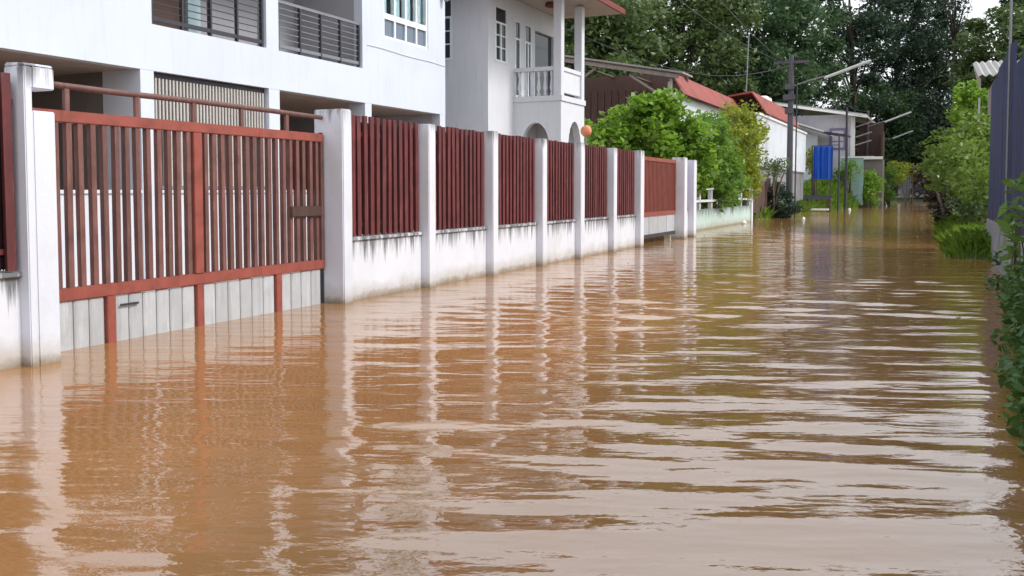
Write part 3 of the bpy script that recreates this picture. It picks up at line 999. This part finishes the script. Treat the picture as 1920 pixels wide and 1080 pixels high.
# ------------------------------------------------------------------ mint wall with balustrade, plank gate
mwt = thing('garden_wall', 'low mint green wall with white balustrade past the gates', 'wall', (-7.0, 32, 0))
B(-7.12, -6.95, 25.4, 37.6, -0.45, 0.66).build('low_wall', 'mint', mwt)
B(-7.15, -6.92, 25.4, 37.6, 0.90, 0.97).build('rail', 'white_house_b', mwt)
B(-7.13, -6.94, 25.4, 37.6, 1.30, 1.37).build('rail', 'white_house_b', mwt)
for i in range(8):
    B(-7.10, -6.97, 25.6 + i * 1.7, 25.73 + i * 1.7, 0.66, 1.30).build('upright', 'white_house_b', mwt)
B(-7.2, -6.9, 37.6, 37.9, -0.45, 1.65).build('end_post', 'white_house_b', mwt)

pg = thing('plank_gate', 'dark brown plank gate between mint wall and dark shrub', 'gate', (-7.2, 41, 0))
for i in range(11):
    zt = 1.72 + random.uniform(-0.08, 0.06)
    B(-7.25, -7.20 + random.uniform(0, 0.02), 38.1 + i * 0.5, 38.56 + i * 0.5, random.choice([0.0, 0.05, 0.3]), zt).build('plank', 'wood_brown', pg)
B(-7.30, -7.255, 38.1, 43.6, 1.3, 1.42).build('rail', 'wood_brown', pg)
B(-7.30, -7.255, 38.1, 43.6, 0.5, 0.62).build('rail', 'wood_brown', pg)
for y in (38.0, 43.6):
    B(-7.35, -7.15, y, y + 0.1, -0.4, 1.85).build('gate_post', 'wood_grey', pg)

# ------------------------------------------------------------------ poles, lamps, wires
def street_lamp(x, y, h, r, xl0, xl1, zl, label, zf):
    t = thing('street_lamp', label, 'street lamp', (x, y, 0), 'street lamps along the left bank')
    MB().tube([(x, y, zf), (x, y, h)], [r, r * 0.7], 8).build('pole', 'pole_con', t)
    d = (xl1 - xl0)
    MB().tube([(x, y, zl - 0.55), (x + (xl0 - x) * 0.5, y, zl - 0.30), (xl0, y, zl - 0.12)], 0.03, 6).build('arm', 'steel_grey', t)
    f = MB()
    a = Vector((xl0 - 0.1, y, zl - 0.22))
    b = Vector((xl1, y, zl + 0.48))
    f.tube([a, a.lerp(b, 0.04), a.lerp(b, 0.96), b], [0.04, 0.07, 0.07, 0.035], 8)
    f.build('lamp_head', 'lamp_white', t, smooth=False)
    return t


L1 = street_lamp(-6.5, 45.0, 7.7, 0.165, -4.9, -2.95, 6.75, 'nearest street lamp, thick dark pole in front of the white sheet building', -0.2)
B(-7.3, -5.7, 44.93, 45.07, 7.3, 7.42).build('cross_arm', 'pole_con', L1)
for z, s in ((5.55, 0.34), (6.05, 0.26), (4.9, 0.24)):
    B(-6.5 - s, -6.5 + s * 0.6, 44.78, 45.0, z, z + 0.28).build('cable_box', 'pole_con', L1, 0.03)
MB().tube([(-6.22, 44.9, 0.0), (-6.2, 44.9, 6.3)], 0.035, 6).build('conduit', 'steel_dark', L1)
street_lamp(-5.0, 74.0, 7.3, 0.11, -3.75, -2.0, 6.6, 'street lamp with white tube on slim pole beside the lilac house', 0.0)
street_lamp(-5.3, 95.0, 7.0, 0.11, -4.1, -2.4, 6.45, 'farthest and lowest street lamp against the dark trees', 0.0)

for (x, y, h, r, lb) in ((-5.56, 58.4, 4.7, 0.055, 'shorter thin dark pole right of the blue tarpaulin'), (-5.42, 61.5, 6.55, 0.085, 'taller thin dark pole standing at the bank edge')):
    o = MB().tube([(x, y, -0.4), (x + 0.03, y, h * 0.5), (x, y, h)], [r, r, r * 0.8], 7).build('thin_pole', 'steel_dark', None, origin=(x, y, 0))
    tag(o, lb, 'pole')

for i, (za, zb, xa, xb, lb) in enumerate(((7.5, 7.2, -5.8, -5.0, 'upper power cable between the near and middle lamp poles'), (7.2, 6.9, -6.4, -5.05, 'lower power cable between the near and middle lamp poles'))):
    pts = [(xa + (xb - xa) * s / 12, 45 + 29 * s / 12, za + (zb - za) * s / 12 - 0.7 * math.sin(math.pi * s / 12)) for s in range(13)]
    tag(MB().tube(pts, 0.014, 5).build('power_cable', 'steel_dark', None, origin=pts[0]), lb, 'cable')
pts = [(-6.9 + 0.02 * s, 45 - 1.0 * s, 7.46 + 0.002 * s * s - 0.03 * s) for s in range(0, 47, 3)]
tag(MB().tube(pts, 0.014, 5).build('power_cable', 'steel_dark', None, origin=pts[0]), 'power cable running from the near lamp pole above the fence', 'cable')

for (a, b, sag, lb) in (((-6.5, 45, 7.2), (-10.2, 25.3, 6.1), 0.9, 'service cable from the near lamp pole to the arched house'), ((-6.5, 45, 6.9), (-8.4, 50.0, 6.2), 0.25, 'short service cable from the near lamp pole to the red lean-to roof'), ((-6.9, 45, 7.36), (-6.6, 2.0, 8.2), 1.1, 'long sagging cable running along the street above the fence')):
    pts = [tuple(a[c] + (b[c] - a[c]) * q / 14 - (sag * math.sin(math.pi * q / 14) if c == 2 else 0) for c in range(3)) for q in range(15)]
    tag(MB().tube(pts, 0.011, 5).build('power_cable', 'steel_dark', None, origin=pts[0]), lb, 'cable')

# blue tarpaulin
t = thing('tarpaulin', 'bright blue tarpaulin hanging from a rail by the grassy mound', 'tarpaulin', (-6.4, 58.2, 0))
pts = []
for j in range(25):
    pts.append((-7.0 + 1.12 * j / 24, 58.2 + 0.07 * math.sin(j * 0.9) + 0.03 * math.sin(j * 2.3)))
m = MB().prism(pts + [(p, q + 0.012) for p, q in reversed(pts)], 'z', 1.95, 3.95)
m.build('sheet', 'tarp', t, smooth=False)
MB().tube([(-7.15, 58.22, 3.98), (-5.5, 58.3, 4.02)], 0.03, 6).build('rail', 'steel_dark', t)
for x in (-7.08, -6.0):
    MB().tube([(x, 58.25, 0), (x, 58.25, 4.0)], 0.03, 6).build('leg', 'steel_dark', t)

# bench-like low slab by the water
t = thing('bench', 'low dark bench with pale step at the water edge under the tarpaulin', 'bench', (-6.6, 57, 0))
B(-7.35, -5.75, 56.4, 57.0, 0.72, 0.80).build('seat', 'pole_con', t, 0.01)
B(-7.35, -5.75, 57.0, 57.06, 0.80, 0.98).build('backrest', 'pole_con', t, 0.01)
for x in (-7.2, -6.0):
    for y in (56.45, 56.9):
        B(x, x + 0.1, y, y + 0.08, -0.2, 0.72).build('leg', 'wood_brown', t)
B(-7.0, -5.85, 55.9, 56.2, 0.10, 0.20).build('step', 'litter', t)

# ------------------------------------------------------------------ right side: blue sheet fence on a concrete foot
rf = thing('sheet_fence', 'navy blue corrugated sheet fence on a concrete foot along the right edge', 'fence', (0.95, 14, 0))
cw = 0.76
prof = []
for j in range(17):
    prof.append((-0.03 * (1 if (j // 2) % 2 else 0), j * cw / 16))
bs = MB().prism([(p, q) for p, q in prof] + [(0.012, cw), (0.012, 0)], 'z', 0, 1).mesh('sheet', 'blue_sheet')
y = 22.3
i = 0
while y > -1.0:
    h = 3.55 if y > 16.0 else 3.15
    zb = 0.62 if i % 3 else 0.55
    o = fresh('sheet', bs, (1.0 + random.uniform(-0.012, 0.012), y - cw, zb), rf)
    o.scale = (1, 1, h - zb + random.uniform(-0.03, 0.03))
    o.rotation_euler = (0, 0, R(random.uniform(-0.8, 0.8)))
    y -= cw - 0.02
    i += 1
for i in range(9):
    a = 22.4 - 2.6 * (i + 1)
    m = MB().prism([(0.90, -0.45), (1.13, -0.45), (1.13, 0.72), (1.03, 0.74), (0.955, 0.66 + 0.05 * (i % 2)), (0.90, 0.20)], 'y', a + 0.015, a + 2.6)
    m.build('foot_block', 'concrete', rf, 0.012)
for i in range(8):
    y = 22.2 - i * 2.9
    MB().tube([(1.06, y, -0.4), (1.06, y, 3.3)], 0.035, 6).build('fence_post', 'steel_grey', rf)
MB().tube([(0.94, 15.9, 0.5), (0.93, 15.9, 4.6)], 0.022, 6).build('downpipe', 'steel_grey', rf)

t = thing('shed', 'shed with corrugated grey tin roof showing above the blue fence', 'shed', (2.2, 30, 0))
B(1.35, 3.6, 28.6, 33.0, -0.2, 4.45).build('wall', 'wood_grey', t)
cm = MB()
pts = [(0.9 + 0.09 * j, 0.035 * (1 if j % 2 else -1)) for j in range(33)]
P0 = []
for (yy, zz) in ((28.0, 4.42), (33.4, 5.45)):
    for dz in (0, -0.02):
        for (xx, d) in pts:
            cm.v.append((xx, yy, zz + d + dz))
n_ = len(pts)
for j in range(n_ - 1):
    cm.f.append((j, j + 1, 2 * n_ + j + 1, 2 * n_ + j))
    cm.f.append((n_ + j, 3 * n_ + j, 3 * n_ + j + 1, n_ + j + 1))
    cm.f.append((j, n_ + j, n_ + j + 1, j + 1))
    cm.f.append((2 * n_ + j, 2 * n_ + j + 1, 3 * n_ + j + 1, 3 * n_ + j))
cm.build('roof', 'roof_grey', t)
MB().prism([(28.05, 4.36), (33.3, 5.38), (33.3, 5.2), (28.05, 4.1)], 'x', 0.93, 0.97).build('barge_board', 'wood_grey', t)

t = thing('timber_post', 'weathered timber post with pale board above the near blue sheets', 'post', (1.35, 15.5, 0))
B(1.25, 1.42, 15.4, 15.57, -0.4, 5.1).build('post', 'wood_grey', t, 0.01)
B(1.16, 1.245, 15.35, 15.6, 3.5, 4.5).build('board', 'orange' if False else 'wood_grey', t)
B(1.43, 1.8, 15.42, 15.46, 3.3, 4.9).build('pale_board', 'litter', t)
t = MB().tube([(0.55, 33.5, 3.28), (1.15, 33.5, 3.32)], 0.05, 7)
t.tube([(1.12, 33.5, 0.0), (1.12, 33.5, 4.3)], 0.04, 6)
tag(t.build('pipe_frame', 'lamp_white', None, origin=(1.1, 33.5, 0)), 'white pipe bracket among the bushes by the tin roof shed', 'pipe')

# ------------------------------------------------------------------ far end: car and drum
cz = 0.56
car = thing('parked_car', 'dark grey car parked on the dry far end of the street', 'car', (-1.4, 98, cz))
m = MB().prism([(-2.55, cz + .28), (-2.6, cz + .85), (-2.3, cz + 1.05), (-1.5, cz + 1.15), (-1.0, cz + 1.70), (-0.1, cz + 1.78), (0.35, cz + 1.65), (0.55, cz + 1.1), (0.6, cz + .3)], 'y', 97.2, 98.9)
m.build('body', 'car_paint', car, 0.08)
m = MB().prism([(-1.42, cz + 1.18), (-0.98, cz + 1.62), (-0.55, cz + 1.66), (-0.55, cz + 1.16)], 'y', 97.18, 97.199)
m.build('window', 'glass', car)
m = MB().prism([(-0.48, cz + 1.16), (-0.48, cz + 1.66), (-0.1, cz + 1.68), (0.25, cz + 1.58), (0.4, cz + 1.14)], 'y', 97.18, 97.199)
m.build('window', 'glass', car)
for x in (-1.95, 0.05):
    for y in (97.2, 98.7):
        wheel = MB().tube([(x, y - 0.02, cz + 0.32), (x, y + 0.2, cz + 0.32)], 0.33, 16).build('wheel', 'rubber', car)
        MB().tube([(x, y - 0.03, cz + 0.32), (x, y - 0.021, cz + 0.32)], 0.19, 12).build('rim', 'steel_grey', wheel)
B(-2.66, -2.58, 97.3, 97.6, cz + .72, cz + .86).build('headlight', 'lamp_white', car, 0.02)
B(0.57, 0.63, 97.3, 97.5, cz + .8, cz + 1.0).build('tail_light', 'lamp_red', car, 0.01)
dr = MB().lathe((-3.05, 99.5, 0.5), [(0.44, 0), (0.46, 0.05), (0.46, .65), (0.49, .69), (0.46, .73), (0.46, 1.3), (0.49, 1.34), (0.46, 1.38), (0.47, 1.95), (0.50, 2.0), (0.50, 2.1), (0.2, 2.16)], 18)
t = thing('drum', 'pale grey upright drum left of the dark parked car', 'drum', (-3.05, 99.5, 0.5))
dr.build('barrel', 'plastic_grey', t, smooth=False)
MB().lathe((-3.05, 99.5, 2.60), [(0.53, 0), (0.53, 0.07), (0.3, 0.12)], 18).build('lid', 'litter', t)
o = B(-9.0, 3.5, 98.6, 116, 0.50, 0.60).build('road', 'concrete_light', None, 0.02, origin=(0, 0, 0))
o['kind'] = 'structure'

# floating litter
for (x, y, s, lb) in ((-6.75, 35.2, 0.12, 'small white litter floating against the end of the mint wall'), (-5.2, 62.0, 0.11, 'small white litter floating at the foot of the taller thin pole'), (-5.5, 42.5, 0.08, 'tiny white litter floating in front of the plank gate')):
    m = MB().lathe((x, y, -0.03), [(s * .4, 0), (s, s * .3), (s * .8, s * .9), (s * .3, s * 1.2), (s * .2, s * 1.5)], 9)
    tag(m.build('floating_litter', 'litter', None, smooth=True, origin=(x, y, 0)), lb, 'litter')

# ------------------------------------------------------------------ vegetation
def shrub(name, label, loc, cen, rr, per, leaf, mat, stems=5, cat='shrub', flat=0.8, up=0.4, bark='bark_light', aspect=0.5, droop=0.0, part='foliage'):
    t = thing(name, label, cat, loc)
    cen = np.asarray(cen, dtype=float)
    P = clump_points(cen, np.asarray(rr, dtype=float), per, flat)
    V = leaves(P, leaf, up, aspect, droop) - np.array(loc)
    o = fresh(part, quads_mesh(part, V, mat), loc, t)
    o['kind'] = 'stuff'
    m = MB()
    L = Vector(loc)
    sel = rng.choice(len(cen), size=min(len(cen), stems), replace=False)
    for j in sel:
        c = Vector(cen[j])
        p0 = L + Vector((rng.normal() * 0.12, rng.normal() * 0.12, -0.2))
        k = p0.lerp(c, 0.5) + Vector((0, 0, 0.12 * (c - p0).length))
        q = 0.16 if cat in ('weed', 'creeper', 'plant') else 1.0
        m.tube([p0, k, c], [0.06 * q, 0.045 * q, 0.015 * q], 6)
    m.build('stem', bark, t, smooth=True)
    return t


def blob(c, rad, k, shell=0.3):
    return ellipsoid_centres(c, rad, k, shell)


# big-leaved shrub tree above the far fence panels
c1 = np.concatenate([blob((-9.45, 27.6, 2.45), (1.25, 1.5, 1.15), 58), blob((-8.2, 28.2, 3.2), (1.2, 1.3, 1.15), 60), blob((-7.4, 28.6, 2.3), (0.9, 1.2, 1.2), 50)])
shrub('leafy_tree', 'bright green big-leaved tree rising behind the far maroon panels', (-8.4, 28.0, -0.3), c1, rng.uniform(0.28, 0.5, len(c1)), 48, 0.24, 'lf_bright', 9, 'tree', 0.9, 0.35, part='crown', aspect=0.62)
c1 = np.concatenate([blob((-7.3, 31.5, 2.75), (0.9, 1.7, 1.35), 60), blob((-7.05, 32.5, 1.6), (0.65, 3.0, 1.0), 80)])
shrub('leafy_shrub', 'mid green shrub spilling over the mint wall beside the white pillars', (-7.4, 31.8, -0.3), c1, rng.uniform(0.28, 0.5, len(c1)), 60, 0.19, 'lf_mid', 7, 'shrub')
c1 = np.concatenate([blob((-7.2, 36.2, 3.1), (0.85, 2.2, 1.55), 80), blob((-7.15, 37.0, 1.9), (0.6, 2.0, 0.9), 50)])
shrub('leafy_shrub', 'yellow green shrub hanging over the end of the mint wall', (-7.4, 37.0, -0.3), c1, rng.uniform(0.3, 0.55, len(c1)), 75, 0.17, 'lf_yellow', 6, 'shrub', 0.9, 0.3)
c1 = np.concatenate([blob((-6.85, 44.0, 0.8), (0.62, 1.0, 0.85), 30), blob((-6.3, 43.6, 0.35), (0.5, 0.8, 0.35), 12)])
shrub('dark_shrub', 'dark green rounded shrub at the foot of the nearest lamp pole', (-6.9, 44.2, 0.0), c1, rng.uniform(0.25, 0.42, len(c1)), 110, 0.13, 'lf_dark', 6)
c1 = blob((-6.75, 43.0, 2.35), (0.5, 1.6, 0.25), 9)
shrub('leafy_shrub', 'thin olive shrub growing over the top of the plank gate', (-7.0, 43.2, 0.0), c1, rng.uniform(0.3, 0.45, len(c1)), 60, 0.16, 'lf_olive', 4)

# right bank
c1 = np.concatenate([blob((0.70, 30.5, 2.15), (1.1, 2.6, 1.1), 52), blob((0.85, 26.5, 1.9), (0.6, 2.2, 1.25), 34), blob((1.2, 30.0, 3.0), (0.5, 2.0, 0.6), 14)])
shrub('leafy_shrub', 'olive green bush overhanging the right bank by the blue fence', (0.9, 29.5, 0.1), c1, rng.uniform(0.3, 0.55, len(c1)), 85, 0.17, 'lf_lime', 10, 'bush', droop=0.25)
c1 = blob((0.85, 27.5, 0.85), (0.55, 2.6, 0.55), 16)
shrub('dark_shrub', 'dark olive undergrowth below the overhanging bush on the right bank', (0.8, 27.5, 0.1), c1, rng.uniform(0.28, 0.45, len(c1)), 90, 0.14, 'lf_olive', 5, 'undergrowth')
c1 = np.array([(-0.55 + 0.09 * i, 34.0 - 0.2 * i, 1.95 - 0.19 * i) for i in range(11)])
shrub('withered_shrub', 'withered dark brown shrub leaning over the water on the right bank', (0.4, 32.0, 0.1), c1, np.full(11, 0.36), 110, 0.17, 'lf_brown', 7, 'shrub')
c1 = blob((0.95, 35.0, 4.15), (0.62, 0.8, 0.75), 24)
tt = shrub('leafy_tree', 'small yellow green tree beside the tin roof shed', (0.95, 35.0, 0.1), c1, rng.uniform(0.25, 0.42, len(c1)), 70, 0.18, 'lf_bright', 7, 'tree', part='crown')
c1 = blob((0.95, 35.0, 2.9), (0.5, 0.7, 0.5), 10)
shrub('leafy_shrub', 'dull green shrub under the small yellow green tree', (0.9, 35.4, 0.1), c1, rng.uniform(0.25, 0.4, len(c1)), 80, 0.16, 'lf_mid', 4)

# near right plants at the foot of the blue fence
c1 = np.concatenate([np.stack([rng.uniform(0.47, 0.85, 95), 4.75 + rng.random(95) * 2.4, rng.uniform(0.0, 0.28, 95)], 1), np.stack([rng.uniform(0.62, 0.9, 80), rng.uniform(5.6, 9.4, 80), rng.uniform(0.05, 0.62, 80)], 1)])
shrub('creeper', 'dark green creeper trailing into the water at the right edge', (0.8, 6.5, 0.0), c1, rng.uniform(0.10, 0.2, len(c1)), 42, 0.08, 'lf_vine', 14, 'creeper', 0.9, 0.5, 'bark', 0.55)
c1 = np.concatenate([np.array([(0.78, 11.2 + 0.1 * math.sin(i), 0.3 + 0.16 * i) for i in range(8)]), np.array([(0.70, 10.4, 0.7 + 0.15 * i) for i in range(4)])])
shrub('weed', 'tall thin weed with pale leaves against the blue fence foot', (0.82, 11.1, 0.0), c1, np.full(12, 0.16), 9, 0.17, 'lf_mid', 9, 'weed', 1.0, 0.4, 'bark_light', 0.4, 0.3)
c1 = np.stack([rng.uniform(0.66, 0.9, 12), rng.uniform(8.8, 13.5, 12), rng.uniform(0.05, 0.4, 12)], 1)
shrub('creeper', 'sparse creeper on the concrete foot beyond the dark creeper', (0.85, 11.0, 0.0), c1, rng.uniform(0.1, 0.2, len(c1)), 40, 0.09, 'lf_vine', 6, 'creeper', 0.9, 0.5, 'bark', 0.55)

# far bank planting
far_sh = [
    ('leafy_shrub', 'deep green bush at the waterline below the middle street lamp', (-3.4, 76, 0), (-3.6, 76, 1.7), (0.8, 1.2, 1.6), 24, 'lf_mid'),
    ('leafy_shrub', 'broad bright green bush in front of the brown porch', (-4.6, 70.5, 0), (-4.5, 71, 1.4), (0.75, 1.0, 1.3), 30, 'lf_bright'),
    ('leafy_shrub', 'pale yellow green bush behind the deep green bush', (-2.3, 84, 0), (-2.6, 84, 2.9), (1.5, 1.5, 1.0), 22, 'lf_yellow'),
    ('leafy_shrub', 'pale leafy bush left of the blue tarpaulin', (-7.3, 61, 0), (-7.25, 60.5, 3.0), (0.35, 0.5, 1.0), 10, 'lf_yellow'),
    ('dark_shrub', 'dark low bush right of the parked car', (0.4, 92, 0), (0.6, 92, 2.0), (1.2, 2, 1.8), 26, 'lf_dark'),
    ('dark_shrub', 'dark bush between the mint wall panel and the street lamp', (-4.3, 79, 0), (-4.3, 79, 1.4), (0.6, 1.2, 1.6), 16, 'lf_dark'),
    ('leafy_shrub', 'green plants behind the thin poles on the mound', (-5.8, 69, 1.0), (-5.9, 68.5, 2.6), (0.9, 0.8, 0.6), 14, 'lf_mid'),
]
for nm, lb, loc, c, rad, k, mt in far_sh:
    c1 = blob(c, rad, k)
    shrub(nm, lb, loc, c1, rng.uniform(0.35, 0.6, len(c1)), 80, 0.20, mt, 5, 'bush')

# tall trees behind the houses
T = [
    ('broad olive green tree above the eaves of the arched house', (-21.5, 58, 0.2), 16.5, 5.5, 'lf_olive', 54, 0.70),
    ('tall olive tree behind the red roofed house', (-17.0, 66, 0.2), 18.0, 5.2, 'lf_olive', 50, 0.72),
    ('green tree rising above the white sheet building', (-13.5, 74, 0.2), 19.5, 4.8, 'lf_green', 48, 0.72),
    ('dark tree directly behind the nearest lamp pole', (-11.6, 82, 0.2), 21.0, 4.2, 'lf_green', 22, 0.70),
    ('dark tall tree with sky gaps above the lilac house', (-8.0, 90, 0.2), 23.5, 4.4, 'lf_dark', 22, 0.72),
    ('tallest dark tree in the middle of the far wood', (-4.4, 104, 0.6), 26.5, 4.6, 'lf_dark', 50, 0.74),
    ('dark tree right of the tallest one at the street end', (-0.9, 112, 0.6), 24.0, 3.6, 'lf_dark', 30, 0.66),
    ('dull green tree at the right behind the tin roof shed', (4.6, 78, 0.4), 14.5, 4.2, 'lf_olive', 44, 0.75),
    ('dark tree at the right edge of the view', (8.5, 100, 0.4), 24.0, 4.6, 'lf_green', 34, 0.66),
    ('low dark tree above the parked car', (-2.5, 112, 0.6), 11.0, 4.2, 'lf_dark', 40, 0.85),
    ('low dark green tree behind the porch of the lilac house', (-6.0, 99, 0.4), 11.5, 4.2, 'lf_green', 40, 0.85),
    ('low dark tree between the street end and the right bushes', (3.0, 98, 0.4), 10.5, 4.0, 'lf_dark', 38, 0.85),
    ('small dull green tree behind the white pipe bracket', (4.5, 62, 0.2), 7.0, 2.6, 'lf_green', 26, 0.8),
    ('olive tree behind the eave end of the arched house', (-17.8, 47, 0.2), 13.0, 3.8, 'lf_olive', 40, 0.72),
    ('far dark tree left behind the antenna pole', (-17.0, 96, 0.4), 17.0, 5.5, 'lf_dark', 44, 0.8),
]
for lb, loc, h, rad, mt, k, cf in T:
    tree('broadleaf_tree', lb, loc, h, rad, 0.20 + h * 0.008, mt, int(k * 2.3), 190, 0.42, cf, 1.35, 'bark', 'tall trees behind the houses')
tree('slender_tree', 'slender tall tree with bare trunk crossing the bright sky gap', (1.1, 100, 0.5), 27.0, 2.4, 0.16, 'lf_dark', 12, 110, 0.34, 0.3, 1.0, 'bark')

# far wood that reads as one mass
k = 420
cx = rng.uniform(-75, 45, k)
cy = rng.uniform(122, 146, k)
cen = np.stack([cx, cy, rng.uniform(1.5, 13.0, k) + 1.5 * np.sin(cx * 0.35)], 1)
P = clump_points(cen, rng.uniform(1.6, 3.0, k), 90, 0.8)
o = fresh('woodland', quads_mesh('woodland', leaves(P, 0.75, 0.4), 'lf_dark'), (0, 0, 0), None)
o['kind'] = 'stuff'
tag(o, 'far dark wood closing the view beyond the street end', 'woodland')

# potted greenery in the yard seen through the niche
c1 = blob((-7.3, 5.1, 1.75), (0.25, 0.5, 0.4), 10)
shrub('yard_plant', 'leafy plant in the yard seen through the pillar niche', (-7.3, 5.1, -0.3), c1, rng.uniform(0.12, 0.2, len(c1)), 26, 0.11, 'lf_mid', 5, 'plant')

# leaves and scum flecks drifting on the water
k = 260
px = rng.uniform(-6.0, 0.6, k)
py = 9 + rng.random(k) * 45
C = np.stack([px, py, np.full(k, 0.02)], 1)
o = fresh('floating_leaves', quads_mesh('floating_leaves', leaves(C, 0.07, 0.97), 'lf_yellow'), (0, 0, 0), None)
o['kind'] = 'stuff'
tag(o, 'small leaves and flecks drifting on the brown water', 'leaves')
